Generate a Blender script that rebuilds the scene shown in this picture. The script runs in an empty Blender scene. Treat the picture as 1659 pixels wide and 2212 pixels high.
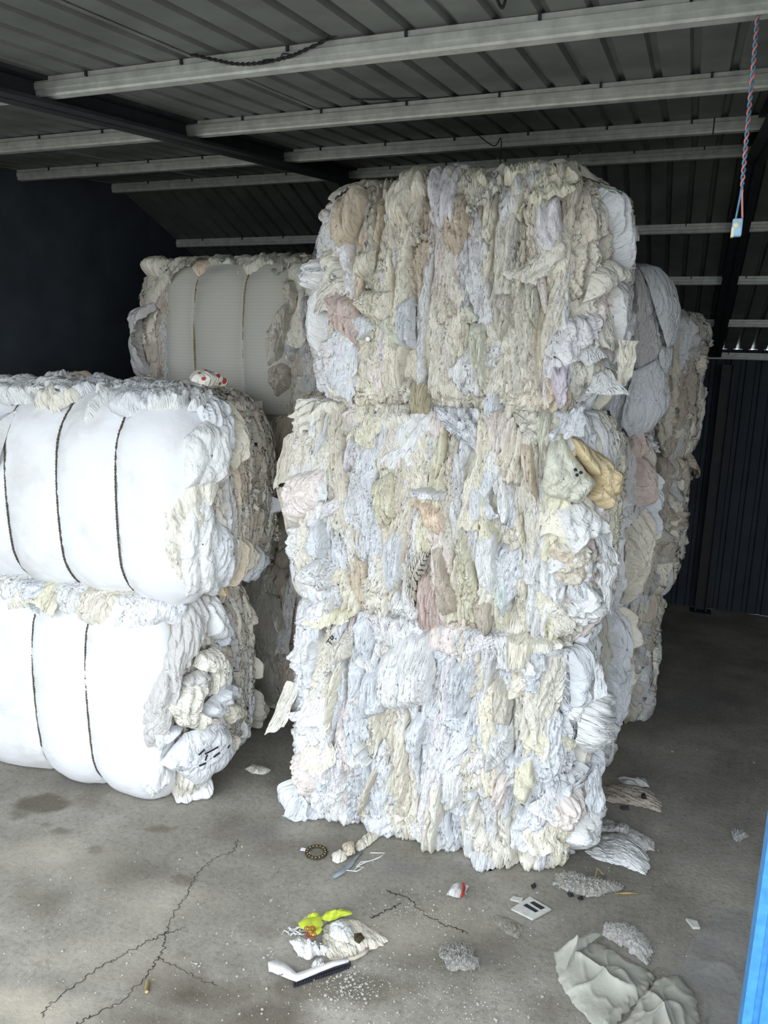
import bpy, math, random
import numpy as np
from mathutils import Vector, Matrix

# ------------------------------------------------------------------ camera, sky, exposure
sc = bpy.context.scene
COL = sc.collection
W_PX, H_PX, F_PX = 1659.0, 2212.0, 1660.0
PITCH, YAW, ROLL, EYE = math.radians(12), math.radians(20.6), math.radians(1.4), 1.8
fwd = np.array([-math.sin(YAW) * math.cos(PITCH), math.cos(YAW) * math.cos(PITCH), -math.sin(PITCH)])
_r = np.array([math.cos(YAW), math.sin(YAW), 0.0]); _u = np.cross(_r, fwd)
rgt = _r * math.cos(ROLL) + _u * math.sin(ROLL); up = -_r * math.sin(ROLL) + _u * math.cos(ROLL)
EYEP = np.array([0, 0, EYE])
cam = bpy.data.cameras.new('camera'); cam.sensor_fit = 'VERTICAL'; cam.sensor_height = 36.0
cam.lens = 36.0 * F_PX / H_PX; cam.clip_start = 0.02
camo = bpy.data.objects.new('camera', cam); COL.objects.link(camo)
camo.matrix_world = Matrix(((rgt[0], up[0], -fwd[0], 0), (rgt[1], up[1], -fwd[1], 0), (rgt[2], up[2], -fwd[2], EYE), (0, 0, 0, 1)))
sc.camera = camo

world = bpy.data.worlds.new('overcast_sky'); sc.world = world; world.use_nodes = True
wn = world.node_tree; bg = wn.nodes['Background']
bg.inputs['Color'].default_value = (0.86, 0.93, 1.0, 1); bg.inputs['Strength'].default_value = 1.0
sc.view_settings.view_transform = 'Standard'; sc.view_settings.look = 'None'
sc.view_settings.gamma = 1.0; sc.view_settings.use_curve_mapping = False
sc.view_settings.exposure = 2.2
sc.cycles.max_bounces = 10; sc.cycles.diffuse_bounces = 5

# ------------------------------------------------------------------ measuring helpers (photo pixel -> place on a known plane)
def ray(x, y): return fwd + rgt * (x - W_PX / 2) / F_PX - up * (y - H_PX / 2) / F_PX
def on_floor(x, y, z=0.0):
    d = ray(x, y); return EYEP + d * (z - EYE) / d[2]
def on_y(x, y, Y):
    d = ray(x, y); return EYEP + d * Y / d[1]
def on_x(x, y, X):
    d = ray(x, y); return EYEP + d * X / d[0]

# ------------------------------------------------------------------ noise
_rs = np.random.RandomState(7)
_P = np.concatenate([_rs.permutation(512)] * 2)
_ang = _rs.rand(512) * 2 * np.pi; _GX, _GY = np.cos(_ang), np.sin(_ang)
def pn(x, y, s=0):
    x = np.asarray(x, float); y = np.asarray(y, float); x, y = np.broadcast_arrays(x, y)
    xi = np.floor(x).astype(int); yi = np.floor(y).astype(int); xf = x - xi; yf = y - yi
    u = xf * xf * xf * (xf * (xf * 6 - 15) + 10); v = yf * yf * yf * (yf * (yf * 6 - 15) + 10)
    def g(i, j, dx, dy):
        h = _P[(_P[(xi + i + s * 37) & 511] + yi + j) & 511]; return _GX[h] * dx + _GY[h] * dy
    a = g(0, 0, xf, yf); b = g(1, 0, xf - 1, yf); c = g(0, 1, xf, yf - 1); d = g(1, 1, xf - 1, yf - 1)
    return (a + u * (b - a) + v * (c - a + u * (a - b - c + d))) * 1.5
def fbm(x, y, s=0, o=4):
    r = 0; a = 1
    for i in range(o): r = r + a * pn(x * 2 ** i, y * 2 ** i, s + i); a *= 0.5
    return r

# ------------------------------------------------------------------ mesh helpers
def make_mesh(name, V, quads=None, tris=None, smooth=True, uv=None):
    me = bpy.data.meshes.new(name); V = np.asarray(V, np.float32).reshape(-1, 3)
    me.vertices.add(len(V)); me.vertices.foreach_set('co', V.ravel())
    idx = []; st = []; tot = []; o = 0
    for A, n in ((quads, 4), (tris, 3)):
        if A is not None and len(A):
            A = np.asarray(A, np.int32); idx.append(A.ravel()); k = len(A)
            st.append(o + np.arange(k) * n); tot.append(np.full(k, n)); o += k * n
    idx = np.concatenate(idx).astype(np.int32); st = np.concatenate(st).astype(np.int32); tot = np.concatenate(tot).astype(np.int32)
    me.loops.add(len(idx)); me.loops.foreach_set('vertex_index', idx)
    me.polygons.add(len(st)); me.polygons.foreach_set('loop_start', st); me.polygons.foreach_set('loop_total', tot)
    me.polygons.foreach_set('use_smooth', np.full(len(st), smooth))
    if uv is not None:
        l = me.uv_layers.new(name='uv'); l.data.foreach_set('uv', np.asarray(uv, np.float32)[idx].ravel())
    me.update(calc_edges=True); return me
_gq = {}
def grid_quads(n, m, wrap=False):
    k = (n, m, wrap)
    if k not in _gq:
        i = np.arange(n if wrap else n - 1); j = np.arange(m - 1); I, J = np.meshgrid(i, j, indexing='ij'); I2 = (I + 1) % n
        _gq[k] = np.stack([I * m + J, I2 * m + J, I2 * m + J + 1, I * m + J + 1], -1).reshape(-1, 4)
    return _gq[k]
def obj(name, me, m=None, parent=None, color=None, label=None):
    if m is not None and not me.materials: me.materials.append(m)
    o = bpy.data.objects.new(name, me); COL.objects.link(o)
    if parent is not None: o.parent = parent; o.matrix_parent_inverse = Matrix.Translation(-Vector(parent.location)) if False else Matrix.Identity(4)
    if color is not None: o.color = (*color, 1)
    if label: o['label'] = label
    return o
def tag(o, label, cat=None, group=None, kind=None):
    o['label'] = label
    if cat: o['category'] = cat
    if group: o['group'] = group
    if kind: o['kind'] = kind
    return o
def empty(name, loc=(0, 0, 0)):
    o = bpy.data.objects.new(name, None); o.empty_display_size = 0.1; o.location = loc; COL.objects.link(o); return o
def local(V, root): return np.asarray(V, float) - np.array(root.location)
class MB:
    def __init__(s): s.V = []; s.Q = []; s.T = []; s.n = 0
    def add(s, V, Q=None, T=None):
        V = np.asarray(V, float).reshape(-1, 3)
        if Q is not None and len(Q): s.Q.append(np.asarray(Q) + s.n)
        if T is not None and len(T): s.T.append(np.asarray(T) + s.n)
        s.V.append(V); s.n += len(V); return s
    def box(s, c, d):
        c = np.array(c, float); d = np.array(d, float) / 2
        V = [c + d * np.array(k) for k in ((-1, -1, -1), (1, -1, -1), (1, 1, -1), (-1, 1, -1), (-1, -1, 1), (1, -1, 1), (1, 1, 1), (-1, 1, 1))]
        return s.add(V, [(3, 2, 1, 0), (4, 5, 6, 7), (0, 1, 5, 4), (1, 2, 6, 5), (2, 3, 7, 6), (3, 0, 4, 7)])
    def tube(s, pts, r, n=6, cap=True):
        pts = np.asarray(pts, float); k = len(pts); r = np.broadcast_to(r, (k,))
        t = np.gradient(pts, axis=0); t /= np.linalg.norm(t, axis=1)[:, None] + 1e-9
        ref = np.array([0.31, 0.17, 0.93]); a = np.cross(t, ref); a /= np.linalg.norm(a, axis=1)[:, None] + 1e-9; b = np.cross(t, a)
        th = np.arange(n) * 2 * np.pi / n
        V = pts[None] + (np.cos(th)[:, None, None] * a[None] + np.sin(th)[:, None, None] * b[None]) * r[None, :, None]
        Q = grid_quads(n, k, True); s.add(V, Q)
        if cap:
            o = s.n - n * k
            for e in (0, k - 1):
                s.V.append(pts[e][None]); T = [((s.n), o + i * k + e, o + ((i + 1) % n) * k + e) for i in range(n)]
                s.T.append(np.array(T)); s.n += 1
        return s
    def prism(s, prof, x0, x1, ax=0):
        prof = np.asarray(prof, float); n = len(prof); A = np.zeros((n, 3)); B = np.zeros((n, 3))
        o = [i for i in range(3) if i != ax]
        A[:, ax] = x0; B[:, ax] = x1; A[:, o] = prof; B[:, o] = prof
        i = np.arange(n - 1); return s.add(np.concatenate([A, B]), np.stack([i, i + 1, i + 1 + n, i + n], -1))
    def build(s, name, m=None, parent=None, smooth=False, color=None, label=None):
        V = np.concatenate(s.V)
        if parent is not None: V = V - np.array(parent.location)
        return obj(name, make_mesh(name, V, np.concatenate(s.Q) if s.Q else None, np.concatenate(s.T) if s.T else None, smooth), m, parent, color, label)

# ------------------------------------------------------------------ materials
def lin(c):
    c = np.array(c, float) / 255.0; return tuple(np.where(c <= 0.04045, c / 12.92, ((c + 0.055) / 1.055) ** 2.4))
class NT:
    def __init__(s, name):
        s.m = bpy.data.materials.new(name); s.m.use_nodes = True; s.t = s.m.node_tree; s.b = s.t.nodes['Principled BSDF']
    def n(s, typ, **k):
        nd = s.t.nodes.new(typ)
        for a, v in k.items():
            if a[0] == 'i' and a[1:].isdigit(): nd.inputs[int(a[1:])].default_value = v
            else: setattr(nd, a, v)
        return nd
    def l(s, a, b): s.t.links.new(a, b)
    def noise(s, scale, detail=4, rough=.6, vec=None, stretch=None):
        nd = s.n('ShaderNodeTexNoise'); nd.inputs['Scale'].default_value = scale; nd.inputs['Detail'].default_value = detail; nd.inputs['Roughness'].default_value = rough
        if vec is None: vec = s.n('ShaderNodeTexCoord').outputs['Object']
        if stretch:
            mp = s.n('ShaderNodeMapping'); mp.inputs['Scale'].default_value = stretch; s.l(vec, mp.inputs['Vector']); vec = mp.outputs[0]
        s.l(vec, nd.inputs['Vector']); return nd.outputs['Fac']
    def ramp(s, fac, stops):
        r = s.n('ShaderNodeValToRGB'); e = r.color_ramp.elements
        while len(e) < len(stops): e.new(0.5)
        for k, (p, c) in enumerate(stops): e[k].position = p; e[k].color = (*c, 1) if len(c) == 3 else c
        s.l(fac, r.inputs[0]); return r.outputs[0]
    def mix(s, fac, a, b, typ='MIX'):
        x = s.n('ShaderNodeMix', data_type='RGBA', blend_type=typ)
        for k, v in ((0, fac), (6, a), (7, b)):
            if hasattr(v, 'links'): s.l(v, x.inputs[k])
            else: x.inputs[k].default_value = v if k == 0 else (*v[:3], 1)
        return x.outputs[2]
    def bump(s, h, strength, dist, prev=None):
        b = s.n('ShaderNodeBump'); b.inputs['Strength'].default_value = strength; b.inputs['Distance'].default_value = dist
        s.l(h, b.inputs['Height'])
        if prev is not None: s.l(prev, b.inputs['Normal'])
        return b.outputs[0]
    def fin(s, col=None, nrm=None, rough=.9, metal=0, spec=.2):
        b = s.b; b.inputs['Roughness'].default_value = rough; b.inputs['Metallic'].default_value = metal; b.inputs['Specular IOR Level'].default_value = spec
        if col is not None:
            if hasattr(col, 'links'): s.l(col, b.inputs['Base Color'])
            else: b.inputs['Base Color'].default_value = (*col[:3], 1)
        if nrm is not None: s.l(nrm, b.inputs['Normal'])
        return s.m
def cloth_mat(name, kind='plain'):
    t = NT(name); oc = t.n('ShaderNodeObjectInfo').outputs['Color']
    v = t.noise(14, 4); col = t.mix(t.ramp(v, [(.3, (.86, .85, .83)), (.7, (1.04, 1.03, 1.02))]), (0, 0, 0), oc, 'MULTIPLY') if False else t.mix(1.0, oc, t.ramp(v, [(.3, (.88, .87, .845)), (.68, (1, 1, 1))]), 'MULTIPLY')
    uv = t.n('ShaderNodeUVMap', uv_map='uv').outputs[0]
    nrm = None
    for sc_, st_, dist in ((34, .3, .016), (75, .35, .010), (150, .4, .004)):
        nz = t.noise(sc_, 2, .5, uv, (1, st_, 1)); m1 = t.n('ShaderNodeMath', operation='SUBTRACT', i1=.5); t.l(nz, m1.inputs[0])
        m2 = t.n('ShaderNodeMath', operation='ABSOLUTE'); t.l(m1.outputs[0], m2.inputs[0]); m3 = t.n('ShaderNodeMath', operation='POWER', i1=.6); t.l(m2.outputs[0], m3.inputs[0])
        nrm = t.bump(m3.outputs[0], .75, dist, nrm)
    nrm = t.bump(t.noise(420, 2, .5, uv), .2, .001, nrm)
    if kind == 'knit':
        w = t.n('ShaderNodeTexVoronoi'); w.inputs['Scale'].default_value = 110; t.l(t.n('ShaderNodeTexCoord').outputs['Object'], w.inputs['Vector'])
        nrm = t.bump(w.outputs['Distance'], .9, .004, nrm)
    if kind == 'print':
        w = t.n('ShaderNodeTexVoronoi'); w.inputs['Scale'].default_value = 26; t.l(t.n('ShaderNodeTexCoord').outputs['Object'], w.inputs['Vector'])
        f = t.ramp(w.outputs['Distance'], [(.26, (1, 1, 1)), (.3, (0, 0, 0))]); col = t.mix(f, col, (.45, .06, .06))
    if kind == 'stripe':
        w = t.n('ShaderNodeTexWave', bands_direction='X'); w.inputs['Scale'].default_value = 55; w.inputs['Distortion'].default_value = 3
        t.l(t.n('ShaderNodeTexCoord').outputs['Object'], w.inputs['Vector'])
        f = t.ramp(w.outputs['Fac'], [(.8, (0, 0, 0)), (.9, (1, 1, 1))]); col = t.mix(f, col, (.05, .05, .06))
    return t.fin(col, nrm, .92, 0, .15)
M = {k: cloth_mat('cloth_' + k, k) for k in ('plain', 'knit', 'print', 'stripe')}
def simple(name, c, rough=.8, metal=0, spec=.3, nscale=30, var=.15, bump=.2, bdist=.003):
    t = NT(name); c = lin(c); v = t.noise(nscale, 4)
    lo = tuple(x * (1 - var * 1.6) for x in c); hi = tuple(min(1, x * (1 + var)) for x in c)
    return t.fin(t.ramp(v, [(.3, lo), (.7, hi)]), t.bump(v, bump, bdist), rough, metal, spec)
def wrap_mat():
    t = NT('wrap_cloth'); oc = t.n('ShaderNodeObjectInfo').outputs['Color']; v = t.noise(5, 5)
    col = t.mix(1.0, oc, t.ramp(v, [(.3, (.86, .83, .79)), (.5, (1, 1, 1))]), 'MULTIPLY')
    nrm = t.bump(t.noise(9, 3), .35, .02); nrm = t.bump(t.noise(60, 3, stretch=(.4, 1, 1)), .3, .003, nrm)
    return t.fin(col, nrm, .85, 0, .2)
M['wrap'] = wrap_mat()
def rib_wrap():
    t = NT('ribbed_wrap'); oc = t.n('ShaderNodeObjectInfo').outputs['Color']
    w = t.n('ShaderNodeTexWave', bands_direction='Z'); w.inputs['Scale'].default_value = 22; w.inputs['Distortion'].default_value = .6
    t.l(t.n('ShaderNodeTexCoord').outputs['Object'], w.inputs['Vector'])
    return t.fin(t.mix(1.0, oc, t.ramp(w.outputs['Fac'], [(.2, (.96, .96, .955)), (.7, (1, 1, 1))]), 'MULTIPLY'), t.bump(w.outputs['Fac'], .1, .002), .85, 0, .2)
M['ribwrap'] = rib_wrap()
M['twine'] = simple('twine', (150, 132, 98), .95, nscale=180, var=.4, bump=.8)
M['dark_twine'] = simple('dark_twine', (92, 84, 72), .95, nscale=180, var=.4, bump=.8)
M['zinc'] = simple('zinc_sheet', (105, 109, 104), .5, .35, .5, 6, .18, .05, .002)
M['purlin'] = simple('painted_purlin', (172, 175, 168), .5, .3, .4, 22, .16, .08, .001)
M['darksteel'] = simple('dark_steel', (44, 47, 50), .6, .3, .4, 15, .2)
M['darkwall'] = simple('dark_plaster', (62, 68, 74), .95, 0, .1, 4, .15, .3, .01)
M['darkmetal'] = simple('dark_metal_wall', (52, 60, 68), .7, .2, .3, 5, .15, .1)
M['black'] = simple('black_rubber', (38, 38, 46), .7, 0, .4, 80, .2)
M['blackwire'] = simple('black_wire', (36, 36, 34), .7)
M['redwire'] = simple('red_wire', (196, 128, 124), .5, 0, .5, 40, .2, .05)
M['bluewire'] = simple('blue_wire', (84, 134, 164), .5, 0, .5, 40, .2, .05)
M['bluebox'] = simple('blue_box', (138, 178, 202), .45, 0, .5, 30, .08, .05)
M['ivory'] = simple('ivory_plastic', (206, 202, 176), .5, 0, .5, 30, .08, .05)
M['white'] = simple('white_plastic', (232, 232, 230), .5, 0, .4, 40, .1, .1)
M['stone'] = simple('pebble_stone', (182, 180, 172), .9, 0, .2, 60, .2, .4)
M['straw'] = simple('straw', (190, 170, 120), .8)
M['greywood'] = simple('grey_plate', (196, 196, 190), .8, 0, .2, 50, .12)
M['greyribbon'] = simple('grey_ribbon', (138, 148, 156), .7)
M['ring'] = simple('brown_ring', (70, 62, 48), .8, 0, .2, 90, .45)
M['neon'] = simple('neon_cloth', (188, 202, 70), .8, 0, .2, 40, .1, .4)
M['redprint'] = simple('red_print', (150, 50, 40), .8)
M['blackprint'] = simple('black_print', (34, 36, 44), .8)
def blue_paint():
    t = NT('blue_paint'); v = t.noise(9, 6, .7); w = t.noise(38, 5, .65)
    a = t.ramp(w, [(.35, lin((56, 122, 182))), (.7, lin((72, 146, 204)))])
    f = t.ramp(v, [(.66, (0, 0, 0)), (.69, (1, 1, 1))]); col = t.mix(f, a, t.ramp(w, [(.3, lin((96, 62, 48))), (.7, lin((150, 112, 92)))]))
    return t.fin(col, t.bump(v, .15, .003), .5, 0, .4)
M['blue'] = blue_paint()
def film(name, c, alpha, rough):
    t = NT(name); b = t.b; col = lin(c); v = t.noise(12, 4)
    t.fin(t.ramp(v, [(.3, tuple(x * .82 for x in col)), (.7, col)]), t.bump(t.noise(25, 4), .4, .006), rough, 0, .5)
    tr = t.n('ShaderNodeBsdfTransparent'); mx = t.n('ShaderNodeMixShader'); mx.inputs[0].default_value = alpha
    t.l(tr.outputs[0], mx.inputs[1]); t.l(b.outputs[0], mx.inputs[2]); t.l(mx.outputs[0], t.t.nodes['Material Output'].inputs['Surface']); return t.m
M['film'] = film('dusty_film', (176, 176, 164), .93, .55)
M['clearfilm'] = film('clear_film', (190, 196, 198), .22, .2)
M['smokefilm'] = film('smoky_film', (120, 122, 126), .8, .5)
def floor_mat():
    t = NT('concrete_floor'); at = t.n('ShaderNodeAttribute', attribute_name='stain'); sep = t.n('ShaderNodeSeparateColor'); t.l(at.outputs['Color'], sep.inputs[0])
    v = t.noise(2.2, 8, .62); v2 = t.noise(55, 6, .7); v3 = t.noise(7, 6, .7)
    base = t.ramp(v, [(.28, lin((122, 118, 110))), (.5, lin((149, 145, 137))), (.74, lin((178, 174, 165)))])
    base = t.mix(1.0, base, t.ramp(v2, [(.25, (.58, .57, .55)), (.5, (.97, .97, .96)), (.8, (1.1, 1.1, 1.08))]), 'MULTIPLY')
    base = t.mix(1.0, base, t.ramp(v3, [(.3, (.86, .85, .83)), (.65, (1.04, 1.03, 1.02))]), 'MULTIPLY')
    base = t.mix(sep.outputs[0], base, lin((84, 76, 62)))
    base = t.mix(sep.outputs[1], base, lin((200, 190, 170)))  # pale patches: warm daylight painted onto the floor
    base = t.mix(sep.outputs[2], base, lin((104, 106, 110)))
    nrm = t.bump(v2, .5, .006); nrm = t.bump(t.noise(260, 3), .4, .002, nrm)
    return t.fin(base, nrm, .88, 0, .25)
M['floor'] = floor_mat()
M['ground'] = simple('yard_concrete', (140, 136, 128), .95, 0, .1, 6, .12)

# ------------------------------------------------------------------ the shed
YR, ZR, MF, MBK, YW = 3.79, 2.675, 0.10, 0.40, 5.85
XL, XR = -3.1, 2.3
def roof_z(y): return ZR - MF * (YR - y) if y <= YR else ZR - MBK * (y - YR)
# floor with stains, tint patches and painted warm light
fx = np.arange(XL - .1, XR + .12, .016); fy = np.arange(-.5, YW + .3, .016)
FX, FY = np.meshgrid(fx, fy, indexing='ij'); rel = fbm(FX * 1.5, FY * 1.5, 3, 4) * .003
V = np.stack([FX, FY, rel * 0 + np.clip(fbm(FX * 4, FY * 4, 5, 3) * .0015, -.002, .0)], -1)
fl = make_mesh('floor', V, grid_quads(len(fx), len(fy)))
def stain_tone_field(lst, edge=.35):
    S = np.zeros_like(FX); nz = fbm(FX * 5, FY * 5, 11, 4)
    for (x, y, rx, ry, a) in lst:
        c = on_floor(x, y); ex = on_floor(x + rx, y); ey = on_floor(x, y - ry)
        e1 = (ex - c)[:2]; e2 = (ey - c)[:2]; Mi = np.linalg.inv(np.array([e1, e2]).T)
        d = np.stack([FX - c[0], FY - c[1]], -1) @ Mi.T; r = np.hypot(d[..., 0], d[..., 1]) + nz * .45
        S = np.maximum(S, a * np.clip((1.1 - r) / edge, 0, 1))
    return S
dark = stain_tone_field([(95, 1735, 62, 22, .75), (40, 1760, 22, 10, .5), (130, 1795, 20, 8, .5), (205, 1835, 18, 10, .6), (395, 1900, 24, 11, .6), (100, 1780, 14, 6, .4),
                    (345, 1790, 36, 8, .45), (395, 2060, 20, 8, .35), (575, 2010, 50, 20, .25), (720, 2135, 130, 40, .6), (1085, 1830, 60, 10, .3)], .3)
damp = stain_tone_field([(420, 2150, 200, 75, .85), (330, 2200, 180, 45, .7), (560, 2200, 200, 60, .75), (720, 2150, 180, 45, .6), (190, 1700, 130, 45, .55), (60, 1935, 110, 70, .5), (980, 2070, 130, 50, .6), (640, 1830, 130, 32, .45), (500, 1800, 90, 40, .45), (880, 2130, 100, 30, .45), (300, 1880, 90, 30, .35), (1180, 2180, 60, 40, .4)], 1.0)
pale = stain_tone_field([(60, 2180, 170, 60, .5), (250, 2080, 190, 70, .22), (120, 1850, 150, 50, .3), (330, 1960, 160, 60, .25), (900, 2000, 150, 60, .25)], 1.0)  # brighter, warmly lit floor at lower left put into the colour
ca = fl.color_attributes.new('stain', 'FLOAT_COLOR', 'POINT')
ca.data.foreach_set('color', np.stack([np.maximum(dark, damp), pale, np.clip(stain_tone_field([(200, 1690, 90, 25, .4), (1020, 2075, 60, 20, .35), (560, 1800, 50, 20, .3), (900, 1880, 120, 30, .3), (1480, 1520, 200, 60, .4), (1500, 1700, 200, 40, .25)], 1.0), 0, 1), np.ones_like(FX)], -1).astype(np.float32).ravel())  # last channel: blue-grey tint patches, broadest on the right-hand floor
floor = tag(obj('floor', fl, M['floor']), 'worn grey concrete floor with stains and cracks', 'floor', kind='structure')
def crack(pts, w=.004, sub=14):
    P = np.array([on_floor(*p)[:2] for p in pts]); out = []
    for a, b in zip(P[:-1], P[1:]):
        for t in np.linspace(0, 1, sub, endpoint=False): out.append(a + (b - a) * t)
    out.append(P[-1]); out = np.array(out); s = np.arange(len(out))
    out = out + np.stack([pn(s * .45, 1.3, 21), pn(s * .45, 7.7, 22)], -1) * .012
    T = np.gradient(out, axis=0); T /= np.linalg.norm(T, axis=1)[:, None]; N = np.stack([-T[:, 1], T[:, 0]], -1)
    ww = (w * (.35 + .9 * np.abs(pn(s * .7, 3.1, 23))))[:, None]
    z = np.full(len(out), .0012)
    A = np.c_[out + N * ww / 2, z]; B = np.c_[out - N * ww / 2, z]
    obj('crack', make_mesh('crack', np.stack([A, B], 0), grid_quads(2, len(out))), M['crack'], floor)
M['crack'] = simple('crack_dirt', (62, 58, 52), .95)
crack([(513, 1815), (505, 1838), (462, 1855), (430, 1885), (412, 1910), (402, 1935), (380, 1965), (366, 1992), (358, 2015), (356, 2045), (343, 2070)])
crack([(343, 2070), (318, 2105), (270, 2160), (200, 2195), (165, 2212)], .0045)
crack([(356, 2018), (310, 2038), (258, 2068), (215, 2090), (160, 2130), (110, 2165), (85, 2200)], .0045)
crack([(356, 2018), (400, 2005)], .003)
crack([(343, 2070), (400, 2100), (440, 2118), (475, 2126)], .003)
crack([(835, 1925), (880, 1940), (920, 1975), (970, 2000), (1010, 2015)], .006)
crack([(800, 1985), (840, 1965), (870, 1950)], .006)
gq = make_mesh('ground', [(-14, -16, -.012), (14, -16, -.012), (14, -.45, -.012), (-14, -.45, -.012)], [(0, 1, 2, 3)])
tag(obj('ground', gq, M['ground']), 'pale concrete yard in front of the shed opening', 'ground', kind='structure')
# walls
def corrugated_x(x0, x1, step, d, w):
    xs = []; x = x0
    while x < x1: xs += [(x, 0), (x + step - 2 * w, 0), (x + step - 1.6 * w, d), (x + step - .4 * w, d)]; x += step
    xs.append((x1, 0)); return np.array([p for p in xs if p[0] <= x1])
pr = corrugated_x(XL - .1, XR + .1, .095, .014, .02)
mb = MB(); mb.prism([(x, YW + d) for x, d in pr], 0, 1.852, 2)
tag(mb.build('wall_back', M['darkmetal']), 'dark corrugated metal back wall deep inside the shed', 'wall', kind='structure')
mb = MB(); mb.add([(XL, .9, 0), (XL, YR, 0), (XL, YW + .1, 0), (XL, YW + .1, roof_z(YW + .1)), (XL, YR, ZR), (XL, .9, roof_z(.9))], [(0, 1, 4, 5), (1, 2, 3, 4)])
tag(mb.build('wall_left', M['darkwall']), 'dark plastered left wall of the shed in shadow', 'wall', kind='structure')
mb = MB(); mb.add([(XR, .9, 0), (XR, YR, 0), (XR, YW + .1, 0), (XR, YW + .1, roof_z(YW + .1)), (XR, YR, ZR), (XR, .9, roof_z(.9))], [(0, 1, 4, 5), (1, 2, 3, 4)])  # unseen side wall, keeps the interior dark
tag(mb.build('wall_right', M['darkwall']), 'dark plastered right wall of the shed beyond the frame', 'wall', kind='structure')
mb = MB(); mb.box((1.95, 1.62, 1.17), (.7, .06, 2.34))  # unseen wall piece, cut back so more sky light reaches the floor
tag(mb.build('wall_front', M['darkmetal']), 'unseen piece of dark front wall right of the blue door, cut short for daylight', 'wall', kind='structure')
# roof sheets
ceil = tag(empty('ceiling', (0, 0, 2.3)), 'corrugated zinc roof sheets seen from below over steel purlins', 'ceiling', kind='structure')
RIB = .095
def sheet_profile(x0, n):
    P = []
    for k in range(n):
        x = x0 + k * RIB
        P += [(x, 0), (x + .066, 0), (x + .073, .013), (x + .086, .013), (x + .092, 0)]
    P.append((x0 + n * RIB + .012, 0)); return np.array(P)
k = 0; x = XL - .06
while x < XR:
    pf = sheet_profile(x, 7); dz = .0022 * (k % 2)
    for (ya, yb) in ((.5, YR), (YR, YW + .05)):
        k_ = 1 if yb == YR else 1.7; A = np.c_[pf[:, 0], np.full(len(pf), ya), pf[:, 1] * k_ + roof_z(ya) + dz]; B = np.c_[pf[:, 0], np.full(len(pf), yb), pf[:, 1] * k_ + roof_z(yb) + dz]
        MB().add(np.stack([A, B], 0), grid_quads(2, len(pf))).build('roof_sheet', M['zinc'], ceil)
    x += 7 * RIB; k += 1
# purlins
PUR = [(1.715, 'nearest to the opening'), (2.385, 'second from the opening'), (3.08, 'third from the opening'), (YR - .03, 'under the roof ridge'),
       (4.35, 'first one behind the ridge'), (4.87, 'second one behind the ridge'), (5.40, 'third one behind the ridge'), (YW - .06, 'along the top of the back wall')]
for i, (y, wh) in enumerate(PUR):
    z = roof_z(y) - (.001 if i < 7 else .046)
    pf = [(y, z), (y, z - .012), (y - .004, z - .014), (y - .004, z - .029), (y, z - .031), (y, z - .041), (y + .003, z - .046), (y + .03, z - .046), (y + .03, z - .040), (y + .006, z - .040), (y + .006, z)]
    xs = [(XL, .2)] if i != 2 else [(XL, .02), (.025, .2)]
    xs.append((.2, XR))
    root = tag(empty('roof_purlin', (-1, y, z)), 'white channel purlin under the roof sheets, ' + wh, 'beam', 'roof purlins')
    for a, b in xs: MB().prism(pf, a, b, 0).build('purlin_rail', M['purlin'], root)
    mb = MB()
    for q in np.arange(XL + .2, XR, .285): mb.box((q + (i % 2) * .05, y - .003, z - .006), (.006, .006, .012))
    mb.build('bolt', M['darksteel'], root)['kind'] = 'stuff'
# rafters
def rafter(x, name, label, w=.07, h=.13, drop=.047, y0=.55):
    r = tag(empty(name, (x, YR, ZR - .1)), label, 'beam')
    for side, (ya, yb) in (('front', (y0, YR)), ('back', (YR, YW - .03))):
        mb = MB(); za, zb = roof_z(ya) - drop, roof_z(yb) - drop
        for (dx, z1, z2, ww) in ((0, 0, -h, .012), (0, 0, -.01, w), (0, -h + .01, -h, w)):
            V = [(x - ww / 2, ya, za + z1), (x + ww / 2, ya, za + z1), (x + ww / 2, yb, zb + z1), (x - ww / 2, yb, zb + z1),
                 (x - ww / 2, ya, za + z2), (x + ww / 2, ya, za + z2), (x + ww / 2, yb, zb + z2), (x - ww / 2, yb, zb + z2)]
            mb.add(V, [(0, 1, 2, 3), (7, 6, 5, 4), (0, 4, 5, 1), (1, 5, 6, 2), (2, 6, 7, 3), (3, 7, 4, 0)])
        mb.build('rafter_limb', M['darksteel'], r)
    return r
rafter(-1.65, 'roof_rafter', 'dark steel rafter bent at the ridge above the left bales', .1, .066, .0)
r2 = rafter(.2, 'roof_rafter', 'dark steel rafter running back above the right-hand aisle', .08, .08, .0)
px = on_y(1567, 850, YW - .12)[0]
p_ = tag(empty('steel_post', (px, YW - .1, 0)), 'grey steel post standing against the dark back wall', 'post')
MB().prism([(px - .04, YW - .13), (px - .04, YW - .07), (px + .04, YW - .07), (px + .04, YW - .13), (px + .03, YW - .13), (px + .03, YW - .08), (px - .03, YW - .08), (px - .03, YW - .13), (px - .04, YW - .13)], 0, 1.75, 2).build('post_shaft', M['darksteel'], p_)
MB().box((px, YW - .1, .006), (.14, .12, .012)).build('base_plate', M['darksteel'], p_)

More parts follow.
